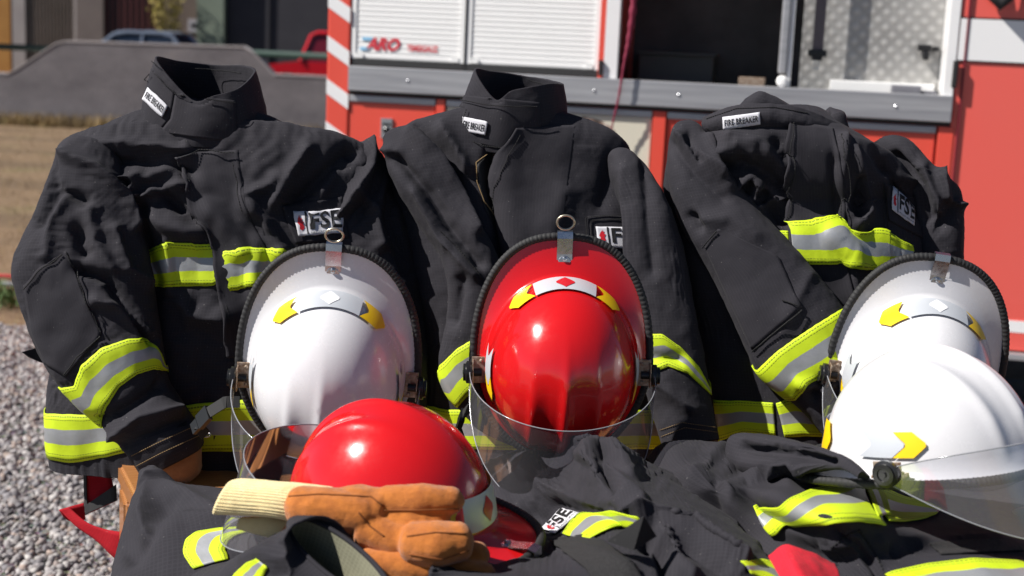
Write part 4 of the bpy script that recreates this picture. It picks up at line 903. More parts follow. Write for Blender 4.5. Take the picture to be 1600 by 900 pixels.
# ================================================================== GLOVES
M_gseam_fold = mat('glove_seam_fold', (.20, .06, .01), .95)  # dark tone for stitching and for the painted shade in finger folds
def glove(name, label, blobs, cuff, parentloc, seed, seam_folds=()):
    g = thing(name, label, 'glove', parentloc, 'orange suede work gloves')
    mb = MB()
    for pts, rads in blobs:
        W = resample([P(*p) for p in pts], 16); rr = np.interp(np.linspace(0, 1, 16), np.linspace(0, 1, len(rads)), rads)
        # rounded ends
        e = np.sqrt(np.clip(1-np.clip((np.abs(np.linspace(-1, 1, 16))-.72)/.28, 0, 1)**2, .05, 1)); mb.tube(W, rr*e, 16)
    o = mb.build('hand', M_suede, g, True)
    md = o.modifiers.new('r', 'REMESH'); md.mode = 'VOXEL'; md.voxel_size = .0022; md.use_smooth_shade = True
    md = o.modifiers.new('m', 'SMOOTH'); md.iterations = 5; md.factor = .6
    tx = bpy.data.textures.new('n', 'CLOUDS'); tx.noise_scale = .028; tx.noise_depth = 2
    md = o.modifiers.new('d', 'DISPLACE'); md.texture = tx; md.strength = .004; md.mid_level = .5
    bpy.context.view_layer.update(); dg = bpy.context.evaluated_depsgraph_get(); em = o.evaluated_get(dg).to_mesh()
    bv = BVHTree.FromPolygons([(v.co+Vector(parentloc)) for v in em.vertices], [list(p.vertices) for p in em.polygons])
    for pl in seam_folds:
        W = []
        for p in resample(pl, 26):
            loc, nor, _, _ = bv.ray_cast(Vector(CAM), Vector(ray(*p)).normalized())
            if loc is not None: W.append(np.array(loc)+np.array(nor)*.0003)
        if len(W) > 6 and np.linalg.norm(np.diff(np.array(W), axis=0), axis=1).max() < .02: MB().tube(W, .0011, 6).build('seam', M_gseam_fold, g, True)  # dark tubes: stitched seams, plus drawn-in shade lines where the fingers fold
    if cuff:
        s = tube_surf(cuff, 90, 40, (), dict(su=.01, sv=.02, iters=30, ka=.03, kb=.2, amp=.003, nscale=20), seed, fine=.0005)
        u = np.arange(s.nu)/s.nu*2*math.pi; s.G = s.G+s.N*(.0006*np.sin(u*44))[None, :, None]
        s = Surf(s.G, True); s.build('knit_cuff', M_knit, g, .003)
        cuff_inner(s, 'cuff_inside', M_knit, g, .02, .8)
    return g
glove('work_glove', 'orange suede glove with cream knit cuff lying on top, against the red helmet',
      [([(446, 790, 1.655), (500, 794, 1.645), (596, 806, 1.64)], [.024, .028, .028]),
       ([(500, 785, 1.655), (560, 786, 1.65), (610, 800, 1.64)], [.014, .024, .025]),
       ([(585, 786, 1.65), (660, 781, 1.64), (726, 782, 1.645)], [.020, .0205, .016]),
       ([(585, 812, 1.645), (650, 812, 1.635), (704, 806, 1.64)], [.019, .0185, .014]),
       ([(560, 822, 1.64), (640, 850, 1.62)], [.026, .024]),
       ([(624, 848, 1.61), (680, 852, 1.60), (740, 842, 1.61)], [.023, .029, .021])],
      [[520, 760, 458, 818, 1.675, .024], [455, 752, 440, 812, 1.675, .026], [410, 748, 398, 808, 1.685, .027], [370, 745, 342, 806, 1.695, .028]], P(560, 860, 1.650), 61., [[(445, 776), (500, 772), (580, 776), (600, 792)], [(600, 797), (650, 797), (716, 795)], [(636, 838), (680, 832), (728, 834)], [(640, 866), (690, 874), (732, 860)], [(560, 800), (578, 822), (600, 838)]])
glove('work_glove', 'orange suede glove underneath, mostly hidden below the other glove',
      [([(560, 880, 1.620), (640, 884, 1.605), (690, 890, 1.600)], [.022, .021, .020]),
       ([(640, 875, 1.640), (720, 868, 1.630), (766, 868, 1.635)], [.02, .022, .016]),
       ([(680, 895, 1.610), (730, 895, 1.610), (775, 900, 1.610)], [.02, .017, .014]),
       ([(440, 830, 1.680), (520, 845, 1.660), (600, 870, 1.630)], [.018, .022, .022])],
      [[460, 812, 450, 850, 1.690, .014], [420, 806, 410, 838, 1.695, .014], [380, 806, 375, 828, 1.700, .012]], P(640, 900, 1.630), 62.)

# ================================================================== TABLE AND STRAP
tb = thing('wooden_table', 'varnished brown wooden table under the helmets, its left corner showing', 'table', (0.2, 2.1, 0))
def slab(pts, z0, z1, name, bev=.006):
    b = bmesh.new(); vs = [b.verts.new((x, y, z0)) for x, y in pts]; f = b.faces.new(vs); r = bmesh.ops.extrude_face_region(b, geom=[f])
    for v in r['geom']:
        if isinstance(v, bmesh.types.BMVert): v.co.z = z1
    bmesh.ops.recalc_face_normals(b, faces=b.faces); bmesh.ops.bevel(b, geom=list(b.edges), offset=bev, segments=3, affect='EDGES')
    b.verts.index_update(); V = [v.co[:] for v in b.verts]; Fc = [[v.index for v in f.verts] for f in b.faces]; b.free()
    return mk(name, V, Fc, M_wood, tb, smooth=False)
pA = PZ(180, 716, 0); pB = PZ(206, 768, 0); d = pB-pA
fA = pA[:2]; fB = (pA+d*2.2)[:2]
slab([tuple(fA), (1.5, 2.62), (1.3, 1.42), (float(fB[0])+.07, float(fB[1])-.18), (float(fB[0]), float(fB[1]))][::-1], TZ-.035, TZ, 'table_top')
slab([(fA[0]+.015, fA[1]-.03), (fA[0]+.08, fA[1]-.03), (fA[0]+.10, fA[1]-.12), (fA[0]+.048, fA[1]-.12)][::-1], 0, TZ-.038, 'leg')
for lx, ly in ((1.2, 2.45), (1.15, 1.75), (float(fB[0])+.05, float(fB[1])-.0)): slab([(lx, ly), (lx+.06, ly), (lx+.06, ly+.06), (lx, ly+.06)], 0, TZ-.038, 'leg')
q0 = fA+(fB-fA)*.06; q1 = fA+(fB-fA)*.95
slab([(q0[0]+.005, q0[1]), (q0[0]+.03, q0[1]), (q1[0]+.03, q1[1]), (q1[0]+.005, q1[1])][::-1], TZ-.16, TZ-.037, 'apron', .003)
slab([(-.5, 2.55), (1.3, 2.55), (1.3, 2.575), (-.5, 2.575)], TZ-.12, TZ-.036, 'apron', .003)
# hidden supports that the jackets are hung on
for nm, px_, w_ in (('left', 320, .0), ('middle', 795, 0), ('right', 1250, 0)):
    b_ = P(px_, 700, 2.47); t_ = P(px_, 235, 2.50)
    sp_ = thing('jacket_stand', {'left': 'wooden cross stand inside the jacket at left', 'middle': 'wooden cross stand inside the middle jacket', 'right': 'wooden cross stand inside the jacket at right'}[nm], 'stand', (b_[0], b_[1], TZ))
    MB().box(b_[0]-.02, b_[0]+.02, 2.47, 2.50, TZ+.001, t_[2], bev=.003).build('post', M_wood, sp_)
    MB().box(b_[0]-.14, b_[0]+.14, 2.455, 2.4695, t_[2]-.06, t_[2]-.02, bev=.003).build('crossbar', M_wood, sp_)
# red webbing strap with a black backed loop
def ribbon(path, wid, m, name, parent, th=.002, back=None):
    Lp = [P(*p[:3]) for p in path]; Rp = [P(*p[3:]) for p in path]
    a = catmull(np.array(Lp), np.linspace(0, len(path)-1, 40)); b = catmull(np.array(Rp), np.linspace(0, len(path)-1, 40))
    w = np.linspace(0, 1, 6)[:, None, None]; G = a[None]*(1-w)+b[None]*w
    return sheet_out(G, name, m, parent, thick=th)
st = thing('suspender_strap', 'dark red webbing strap folded and hanging beside the left table leg', 'strap', P(140, 860, 2.4))
ribbon([(130, 718, 2.42, 166, 715, 2.42), (131, 760, 2.41, 176, 755, 2.41), (133, 805, 2.40, 182, 782, 2.39)], 0, M_strap, 'strap_band', st)
ribbon([(133, 790, 2.395, 181, 757, 2.385), (134, 803, 2.39, 182, 782, 2.38)], 0, M_rubber, 'strap_edge', st)
ribbon([(130, 722, 2.415, 134, 722, 2.412), (131, 770, 2.405, 135, 770, 2.402), (133, 805, 2.395, 137, 803, 2.392)], 0, M_rubber, 'strap_edge', st)
ribbon([(131, 786, 2.41, 134, 812, 2.41), (105, 793, 2.40, 112, 815, 2.40), (93, 797, 2.39, 100, 806, 2.39)], 0, M_strap, 'strap_band', st)
ribbon([(93, 796, 2.39, 108, 792, 2.40), (118, 822, 2.38, 134, 815, 2.38), (150, 845, 2.37, 160, 826, 2.37), (176, 870, 2.36, 192, 832, 2.36), (190, 880, 2.36, 215, 835, 2.36)], 0, M_strap, 'strap_band', st)

# ================================================================== FIRE TRUCK
TY = 5.5
TROT = R(11); TPIV = np.array([1.0, TY, 0.0]); TC, TS = math.cos(TROT), math.sin(TROT)
def T3(px, py, dy=0.0):                   # point on the truck's side plane (truck stands slightly turned), in the truck's unturned frame
    n = np.array([TS, TC, 0]); d = ray(px, py); w_ = CAM+d*((dy+n@(TPIV-CAM))/(n@d)); q = w_-TPIV
    return np.array([TPIV[0]+TC*q[0]-TS*q[1], TPIV[1]+TS*q[0]+TC*q[1], q[2]])
def T(px, py): p = T3(px, py); return p[0], p[2]
def tturn(o):                             # turn a separate thing with the truck
    o.matrix_world = Matrix.Translation(Vector(TPIV)) @ Matrix.Rotation(-TROT, 4, 'Z') @ Matrix.Translation(-Vector(TPIV)) @ o.matrix_world; return o
def tpaint(name, c, chips=True):
    m = mat(name, c, .3); t = NT(m)
    n = t.noise(t.coord('Object'), 3.5, 6, .65); cc_ = t.mix(t.math('MULTIPLY', n, .35), c, tuple(min(1, x*.75+.06) for x in c))
    if chips:
        ch = t.math('GREATER_THAN', t.noise(t.coord('Object', (1, 1, 2.2)), 14, 3, .5), .755)
        cc_ = t.mix(t.math('MULTIPLY', ch, .85), cc_, (.7, .66, .64))
        sp_ = t.math('GREATER_THAN', t.noise(t.coord('Object', (1, 1, 8)), 3.3, 5, .6), .76); cc_ = t.mix(t.math('MULTIPLY', sp_, .7), cc_, (.72, .68, .68))
    t.base(cc_); t.b.inputs['Coat Weight'].default_value = .25; return m
M_tred = tpaint('truck_red', (.76, .075, .045)); M_tred2 = tpaint('cab_red', (.80, .11, .085)); M_twht = tpaint('truck_white', (.86, .86, .86), False); M_cream = tpaint('truck_cream', (.68, .64, .52), False)
M_alu = mat('aluminium_rail', (.42, .43, .44), .42, .55); t = NT(M_alu); t.base(grey_ramp(t, t.noise(t.coord('Object', (.3, 1, 6)), 8, 5), (.36, .36, .38), (.52, .52, .53)))
M_shut = mat('shutter_white', (.78, .78, .77), .4); t = NT(M_shut); t.base(t.mix(t.math('MULTIPLY', t.noise(t.coord('Object', (1, 1, .3)), 9, 6), .25), (.88, .88, .87), (.70, .69, .66)))
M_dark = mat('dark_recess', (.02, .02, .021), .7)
M_tread = mat('tread_plate', (.50, .50, .49), .42, .3); t = NT(M_tread)
wa = t.n('ShaderNodeTexWave', Scale=11, Distortion=0, wave_type='BANDS', bands_direction='DIAGONAL'); t.l(t.coord('Object', (1, 0, 1)), wa.inputs['Vector'])
wb = t.n('ShaderNodeTexWave', Scale=11, Distortion=0, wave_type='BANDS', bands_direction='DIAGONAL'); t.l(t.coord('Object', (-1, 0, 1)), wb.inputs['Vector'])
h_ = t.math('MULTIPLY', wa.outputs['Fac'], wb.outputs['Fac']); t.bump(h_, .45, .004)
t.base(t.mix(h_, t.ramp(t.noise(t.coord('Object'), 7, 5), [(.3, (.27, .265, .255)), (.7, (.38, .375, .36))]), (.48, .47, .45)))
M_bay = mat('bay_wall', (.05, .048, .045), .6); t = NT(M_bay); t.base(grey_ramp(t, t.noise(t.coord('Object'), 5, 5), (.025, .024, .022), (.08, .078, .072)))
tk = thing('fire_truck', 'red and white fire truck parked behind the jackets with one side compartment open', 'truck', (1.0, TY+1.0, 0))
xL, _ = T(549, 60); xd1 = T(729, 60)[0]; xs2 = T(937, 60)[0]; xo0 = T(962, 70)[0]; xo1 = T(1476, 100)[0]; xp1 = T(1497, 60)[0]; xR = xp1+2.6
zs1 = T(1000, 125)[1]; zs0 = T(1000, 165)[1]; ztop = zs1+.74
ZB = T(1580, 549)[1]
print('truck', xL, xo0, xo1, xp1, zs1, zs0, ZB)
xc0 = T(512, 100)[0]; D0 = TY+2.2
# main bodies behind: rear box + top, leaving the bay open
mb = MB(); mb.box(xL, xo0-.02, TY+.03, D0, ZB, ztop+.1); mb.box(xo0-.02, xp1, TY+.62, D0, ZB, ztop+.1); mb.box(xo0-.02, xp1, TY+.03, TY+.62, ztop-.0, ztop+.1); mb.box(xo0-.02, xp1, TY+.03, TY+.62, ZB, zs1-.03)
mb.build('body', M_tred, tk)
MB().box(xL, xp1+2.55, TY+.04, D0, ztop+.1, ztop+.85).build('upper_body', M_tred, tk)
MB().box(xL-.02, xp1+2.6, TY-.03, TY+.039, ztop+.101, ztop+.16, bev=.004).build('roof_rail', M_alu, tk)
MB().box(xp1+.001, xR, TY-.012, D0, ZB+.11, ztop+.1, bev=.01).build('cab_side', M_tred2, tk)
MB().box(xp1+.004, xR, TY-.016, TY+.5, T(1570, 517)[1], T(1570, 499)[1]).build('white_stripe', M_twht, tk)
MB().box(xp1+.004, xR, TY-.015, TY+.5, T(1570, 545)[1], T(1570, 517.5)[1]).build('lower_sill', M_tred2, tk)
MB().box(xp1+.004, xR, TY-.05, TY+.5, T(1570, 558)[1], T(1570, 548)[1], bev=.004).build('step_rail', M_alu, tk)
zb0 = T(1550, 96)[1]; zb1 = T(1550, 31)[1]
MB().box(xp1+.003, xR, TY-.018, TY, zb0, zb1).build('white_stripe', M_twht, tk)
MB().box(xp1+.003, xR, TY-.0175, TY, zb0-.006, zb0-.0005).box(xp1+.003, xR, TY-.0175, TY, zb1+.0005, zb1+.006).build('pinstripe', M_blk, tk)
xs_ = T(1508, 60)[0]; MB().box(xs_, xs_+.007, TY-.022, TY, ZB+.1, ztop+.08).build('seam_strip', mat('dark_red_seam', (.16, .01, .02), .5), tk)
MB().box(xL-.1, xR-.3, TY+.35, D0-.3, .35, ZB-.001).build('chassis', M_dark, tk)
for wx in (-.2, xR-.6):
    mb = MB(); mb.lathe([(.30, 0), (.44, .01), (.46, .04), (.46, .22), (.44, .25), (.30, .26)], (wx, TY+.28, .46), (0, 1, 0), 48); w_ = mb.build('wheel', M_rubber, tk); smooth_by_angle(w_, 30); o_parent(w_, tk)
    MB().lathe([(.27, .02), (.30, .0), (.10, .06), (.08, .02)], (wx, TY+.275, .46), (0, 1, 0), 32).build('rim', M_alu, w_)
# striped rear corner post
MB().box(xc0, xL-.002, TY-.01, TY+.35, ZB, ztop+.1, bev=.008).build('corner_post', M_tred, tk)
for i in range(9):
    yy0 = T(530, 60)[1]+.30-.1725*i*1.0
    x0, x1 = xc0+.001, xL-.003
    mb = MB(); prism(mb, [(x0, yy0+.055), (x1, yy0-.005), (x1, yy0-.065), (x0, yy0-.005)], TY-.013, TY-.0102)
    if yy0-.08 > ZB: mb.build('white_stripe', M_twht, tk)
# shutters
def shutter(x0, x1, z0, z1):
    MB().box(x0, x0+.018, TY-.004, TY+.03, z0, z1).build('shutter_frame', M_shut, tk); MB().box(x1-.018, x1, TY-.004, TY+.03, z0, z1).build('shutter_frame', M_shut, tk)
    n = int((z1-z0)/.0205); V = []; Fc = []
    prof = [(0, .0026), (.002, .0006), (.006, 0), (.0145, 0), (.0185, .0006), (.0205, .0026)]
    rows = [(z0+i*.0205+h, TY+d_) for i in range(n) for h, d_ in prof]
    for z, y in rows: V += [[x0+.0185, y, z], [x1-.0185, y, z]]
    Fc = [[2*i, 2*i+1, 2*i+3, 2*i+2] for i in range(len(rows)-1)]
    o = mk('roller_shutter', V, Fc, M_shut, tk, smooth=False); o_parent(o, tk)
    MB().box(x0, x1, TY-.006, TY+.03, z0-.028, z0-.0005, bev=.003).build('bottom_bar', M_dark, o)
    MB().box(x0+.02, x0+.05, TY-.007, TY-.001, z0+.003, z0+.02).build('bar_clip', M_shut, o)
    MB().box(x1-.05, x1-.02, TY-.007, TY-.001, z0+.003, z0+.02).build('bar_clip', M_shut, o)
    return o
zsh = T(640, 103)[1]; zsh = zs1+.03
sh1 = shutter(xL+.002, xd1-.008, zsh, ztop); MB().box(xd1-.007, xd1+.001, TY-.008, TY+.03, zs1, ztop).build('divider', M_dark, tk)
sh2 = shutter(xd1+.002, xs2, zsh, ztop)
MB().box(xs2+.001, xs2+.022, TY-.012, TY+.03, zs1+.001, ztop).build('red_trim', M_tred, tk); MB().box(xs2+.023, xo0+.012, TY-.015, TY+.04, zs1+.001, ztop).build('door_frame', M_twht, tk)
MB().box(xs2+.005, xs2+.02, TY-.03, TY-.012, zs1+.01, zs1+.07, bev=.003).build('hinge', M_dark, tk)
def flat_text(txt, px, py, w, h, m, name, parent, shear=0, bold=.0):
    V, Fc = text_mesh(txt, bold, shear); x, z = T(px, py); W = np.stack([x+V[:, 0]*w, np.full(len(V), TY-.0035), z+V[:, 1]*h], -1); return mk(name, W, Fc, m, parent, smooth=False)
Mlr = mat('sign_red', (.62, .03, .05), .5); Mlb = mat('sign_blue', (.25, .55, .80), .5)
flat_text('ARO', 571, 78, .145, .052, Mlr, 'logo', sh1, .35, .04); flat_text('TEMEIGAUZ', 636, 80, .128, .026, Mlr, 'lettering', sh1, 0, .03)
mb = MB(); x, z = T(563, 78)
for k_ in (0, 1, 2): 
    if k_ != 1: prism(mb, [(x+.004*k_, z+.020*k_), (x+.034+.006*k_, z+.020*k_), (x+.040+.006*k_, z+.020*k_+.011), (x+.004*k_, z+.020*k_+.011)], TY-.0035, TY-.0015)
mb.build('logo_bars', Mlb, sh1)
# aluminium sill rail
MB().box(xL+.001, xp1, TY-.035, TY+.029, zs0, zs1, bev=.004).build('sill_rail', M_alu, tk)
MB().box(xL+.001, xp1, TY-.012, TY+.02, zs0-.014, zs0-.001).build('shadow_gap', M_dark, tk)
mb = MB()
for px_ in (1062, 1400, 640, 930): x, z = T(px_, 150); mb.lathe([(.006, 0), (.006, .002), (.003, .004)], (x, TY-.035, (zs0+zs1)/2), (0, -1, 0), 12)
mb.build('rivet', M_steel, tk)
# lower doors
zl = zs0-.016
def door(p0, p1, m, strip=True, name='lower_door'):
    x0 = T(p0, 200)[0]; x1 = T(p1, 200)[0]; o = MB().box(x0, x1, TY-.004, TY+.028, ZB+.05, zl-.03, bev=.004).build(name, m, tk); o_parent(o, tk)
    if strip: MB().box(x0, x1, TY-.012, TY+.027, zl-.028, zl-.003, bev=.003).build('door_rail', M_alu, o)
    return o
dl = door(546, 680, M_tred); door(697, 1018, M_cream); door(1042, 1462, M_tred)
for a_, b_ in ((682, 695), (1020, 1040), (1466, 1490)):
    MB().box(T(a_, 200)[0], T(b_, 200)[0], TY-.016, TY+.028, ZB+.02, zl-.002, bev=.002).build('pillar', M_tred, tk)
x, z = T(604, 200); la = MB().box(x-.022, x+.028, TY-.012, TY-.004, z-.042, z+.04, bev=.003).build('latch', M_steel, dl); o_parent(la, tk)
MB().lathe([(.014, 0), (.014, .004), (.008, .008)], (x+.004, TY-.012, z-.008), (0, -1, 0), 20).box(x-.012, x+.02, TY-.02, TY-.013, z+.012, z+.02).build('latch_lever', M_plastic, la)
# torn rust patch on the cream door
x, z = T(920, 200); pts = [(-.12, 0), (-.11, .03), (-.07, .04), (-.05, .032), (-.02, .045), (.02, .038), (.05, .03), (.075, .02), (.10, .0), (.11, -.02), (.06, -.025), (.03, -.01), (-.02, -.005), (-.06, -.012), (-.1, -.02)]
mb = MB(); prism(mb, [(x+a_, z+b_) for a_, b_ in pts], TY-.0062, TY-.005)
mr = mat('rust_hole', (.10, .06, .05), .9); t = NT(mr); t.base(t.ramp(t.noise(t.coord('Object'), 30, 5), [(.35, (.05, .035, .03)), (.5, (.22, .14, .11)), (.65, (.55, .48, .42))])); mb.build('rust_patch', mr, tk)
# open compartment
xm = T(1240, 100)[0]; xb = T(1258, 100)[0]
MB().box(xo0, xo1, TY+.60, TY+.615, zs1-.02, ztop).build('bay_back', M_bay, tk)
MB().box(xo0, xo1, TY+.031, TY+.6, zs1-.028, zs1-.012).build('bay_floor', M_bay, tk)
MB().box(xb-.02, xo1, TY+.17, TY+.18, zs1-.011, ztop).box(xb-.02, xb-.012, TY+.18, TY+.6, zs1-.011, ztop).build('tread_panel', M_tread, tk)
MB().box(xb+.1, xo1-.02, TY+.10, TY+.168, zs1-.011, zs1+.035, bev=.003).build('ledge', M_shut, tk)
MB().box(xo1, xp1-.001, TY-.02, TY+.17, zs0+.02, ztop, bev=.003).build('door_frame', M_twht, tk)
MB().box(xo1+.028, xo1+.046, TY-.045, TY-.021, zs1+.03, zs1+.13, bev=.004).build('door_stop', M_rubber, tk)
px0 = T3(1222, 130, .03)[0]; mb = MB(); mb.box(px0-.02, px0+.012, TY+.02, TY+.05, zs1+.05, ztop, bev=.008); mb.build('centre_post', M_alu, tk)
MB().box(px0+.014, px0+.03, TY+.03, TY+.055, zs1, ztop, bev=.003).build('centre_post', M_shut, tk)
MB().lathe([(.02, 0), (.022, .006), (.022, .02), (.01, .028)], (px0, TY+.03, zs1+.022), (0, -1, 0), 20).build('post_roller', M_shut, tk)
x, _ = T(1170, 120); MB().box(x-.04, x+.06, TY+.05, TY+.12, zs1-.011, zs1+.03, bev=.003).build('bracket_plate', M_rusty, tk)
x0 = T(985, 110)[0]; MB().box(x0, x0+.30, TY+.28, TY+.55, zs1-.010, zs1+.10, bev=.004).box(x0-.01, x0+.31, TY+.26, TY+.57, zs1+.101, zs1+.11).build('storage_box', mat('box_grey', (.05, .05, .048), .6), tk)
# seat belt like strap in bay
x, z = T(1278, 70); mb = MB(); mb.box(x-.02, x+.022, TY+.10, TY+.104, z-.02, ztop); sb = mb.build('strap', mat('grey_webbing', (.13, .11, .12), .8), tk); o_parent(sb, tk)
MB().box(x-.035, x+.037, TY+.092, TY+.112, z-.045, z-.018, bev=.004).box(x-.02, x+.022, TY+.094, TY+.11, z-.06, z-.044, bev=.003).build('buckle', M_plastic, sb)
MB().box(x-.008, x-.004, TY+.1, TY+.104, z-.09, z-.058).box(x+.006, x+.010, TY+.1, TY+.104, z-.09, z-.058).box(x-.008, x+.010, TY+.1, TY+.104, z-.094, z-.089).build('buckle_tongue', M_steel, sb)
x, z = T(1452, 75); MB().box(x-.03, x+.02, TY+.13, TY+.165, z-.012, z+.012, bev=.003).box(x-.01, x+.012, TY+.12, TY+.16, z-.045, z-.012, bev=.003).box(x+.026, x+.05, TY+.14, TY+.168, z-.01, z+.006, bev=.002).build('clamp', M_plastic, tk)
x, z = T(1420, 133); mb = MB(); mb.box(x-.06, x+.05, TY+.04, TY+.09, zs1-.011, zs1+.028, bev=.006); mb.box(x+.05, x+.11, TY+.05, TY+.08, zs1-.005, zs1+.012, bev=.004)
tturn(tag(mb.build('hand_tool', mat('tool_grey', (.16, .16, .18), .5), None), 'grey hand tool lying on the ledge of the open truck compartment', 'tool'))
x, z = T(1560, 5)
mb = MB(); mb.tube([(x-.05, TY-.05, z+.12), (x-.04, TY-.05, z+.03), (x, TY-.06, z-.005), (x+.04, TY-.05, z+.03), (x+.05, TY-.04, z+.12)], [.012, .02, .024, .02, .012], 10)
mb.tube([(x+.09, TY-.05, z+.10), (x+.11, TY-.05, z+.01), (x+.14, TY-.05, z+.08)], [.01, .018, .01], 10)
mb.build('grab_handle', M_rubber, tk, True)
tk.matrix_world = Matrix.Translation(Vector(TPIV)) @ Matrix.Rotation(-TROT, 4, 'Z') @ Matrix.Translation(-Vector(TPIV)) @ Matrix.Translation((1.0, TY+1.0, 0))
# crimson cord
mb = MB(); pts = [T3(991, -60, -.05), T3(990, 4, -.06), T3(983, 60, -.055), T3(975, 100, -.06), T3(967, 150, -.06), T3(958, 190, -.05), T3(955, 205, -.05)]; W = catmull(np.array(pts), np.linspace(0, len(pts)-1, 60)); mb.tube(W, np.interp(np.arange(60), [0, 12, 30, 60], [.010, .013, .005, .003])*(1+.2*np.sin(np.arange(60)*1.7)), 8)
tturn(tag(mb.build('knotted_cord', mat('crimson_cord', (.20, .012, .04), .8), None, True), 'thin crimson cord hanging down past the open truck compartment', 'cord'))

# ================================================================== GROUND AND BACKGROUND
def plane(name, x0, x1, y0, y1, z, m):
    return struct(mk(name, [[x0, y0, z], [x1, y0, z], [x1, y1, z], [x0, y1, z]], [[0, 1, 2, 3]], m, smooth=False))
M_gr = mat('gravel_bed', (.28, .25, .24), .95); t = NT(M_gr)
vo = t.n('ShaderNodeTexVoronoi', Scale=75); t.l(t.coord('Object'), vo.inputs['Vector'])
t.base(t.mix(.55, t.ramp(t.noise(t.coord('Object'), 90, 4), [(.3, (.10, .09, .085)), (.7, (.36, .33, .32))]), vo.outputs['Color'], 'MULTIPLY')); t.bump(vo.outputs['Distance'], 1.0, .01)
M_gr.node_tree.nodes['Principled BSDF'].inputs['Base Color'].default_value = (.28, .25, .24, 1)
M_field = mat('dry_grass_ground', (.25, .19, .10), 1.0); t = NT(M_field)
n1 = t.noise(t.coord('Object', (1, 1, 1)), 1.1, 6, .6); n2 = t.noise(t.coord('Object', (.5, 1.6, 1)), 14, 6, .7); n3 = t.noise(t.coord('Object', (.12, .8, 1)), 1.6, 3, .5)
c_ = t.ramp(n2, [(.25, (.09, .055, .03)), (.5, (.19, .125, .07)), (.75, (.34, .24, .14))]); c_ = t.mix(t.ramp(n3, [(.45, (0, 0, 0)), (.6, (.75, .75, .75))]), c_, (.12, .08, .045))
c_ = t.mix(t.ramp(n1, [(.55, (0, 0, 0)), (.7, (.5, .5, .5))]), c_, (.13, .13, .045)); t.base(c_); t.bump(n2, .8, .03)
plane('ground', -260, 260, -60, 400, -.012, mat('earth', (.20, .16, .11), 1.0))
yg = PG(30, 522)[1]
plane('gravel_yard', -14, 14, -6, yg, 0, M_gr); plane('dry_lawn', -40, 40, yg, 21.8, -.004, M_field)
plane('street', -60, 60, 22.4, 33.0, -.006, mat('asphalt', (.06, .06, .062), .9))
# pebbles
bm = bmesh.new(); bmesh.ops.create_icosphere(bm, subdivisions=1, radius=1); iv = np.array([v.co[:] for v in bm.verts]); bm.faces.ensure_lookup_table(); ifc = np.array([[v.index for v in f.verts] for f in bm.faces]); bm.free()
def pebbles(n, x0, x1, y0, y1, name, label, rmin, rmax):
    x = rng.uniform(x0, x1, n); y = rng.uniform(y0, y1, n); r = rmin+(rmax-rmin)*rng.random(n)**3
    A = rng.random((n, 3))*np.array([.5, .5, .35])+np.array([.75, .75, .5]); ang = rng.uniform(0, 6.28, n); ca, sa = np.cos(ang), np.sin(ang)
    tl = rng.normal(0, .35, (n, 2))
    V = iv[None]*A[:, None]*r[:, None, None]; V = V*(1+.12*rng.standard_normal((n, 12, 1))) if len(iv) == 12 else V*(1+.10*rng.standard_normal((n, len(iv), 1)))
    X = V[..., 0]*ca[:, None]-V[..., 1]*sa[:, None]; Yv = V[..., 0]*sa[:, None]+V[..., 1]*ca[:, None]; Z = V[..., 2]+X*tl[:, :1]+Yv*tl[:, 1:]
    V = np.stack([X+x[:, None], Yv+y[:, None], Z+(r*.35)[:, None]+rng.random((n, 1))*.006], -1).reshape(-1, 3)
    Fq = (ifc[None]+(np.arange(n)*len(iv))[:, None, None]).reshape(-1, 3)
    me = bpy.data.meshes.new(name); me.vertices.add(len(V)); me.vertices.foreach_set('co', V.ravel()); me.loops.add(Fq.size); me.loops.foreach_set('vertex_index', Fq.ravel())
    me.polygons.add(len(Fq)); me.polygons.foreach_set('loop_start', np.arange(0, Fq.size, 3)); me.update(calc_edges=True); me.polygons.foreach_set('use_smooth', [True]*len(Fq))
    ca_ = me.color_attributes.new('tone', 'FLOAT_COLOR', 'POINT'); pal = np.array([[.36, .34, .34], [.22, .215, .23], [.46, .44, .43], [.30, .25, .23], [.42, .33, .28], [.15, .145, .15], [.52, .50, .48]])
    cidx = rng.choice(len(pal), n, p=[.3, .2, .17, .1, .08, .08, .07]); cl = pal[cidx]*(.8+.4*rng.random((n, 1))); cl = np.concatenate([cl, np.ones((n, 1))], 1)
    ca_.data.foreach_set('color', np.repeat(cl, len(iv), 0).ravel())
    m = mat('pebble', (.4, .38, .37), .85); t = NT(m)
    if not t.b.inputs['Base Color'].links:
        at = t.n('ShaderNodeVertexColor'); at.layer_name = 'tone'; t.base(t.mix(t.math('MULTIPLY', t.noise(t.coord('Object'), 220, 3), .5), at.outputs['Color'], (.16, .13, .12))); t.bump(t.noise(t.coord('Object'), 400, 3), .4, .002)
    me.materials.append(m); o = link(bpy.data.objects.new(name, me)); o['kind'] = 'stuff'; o['label'] = label; o['category'] = 'gravel'; return o
pebbles(80000, -4.2, -.55, 2.9, yg+.15, 'gravel', 'grey and pinkish gravel covering the yard', .0045, .0165)
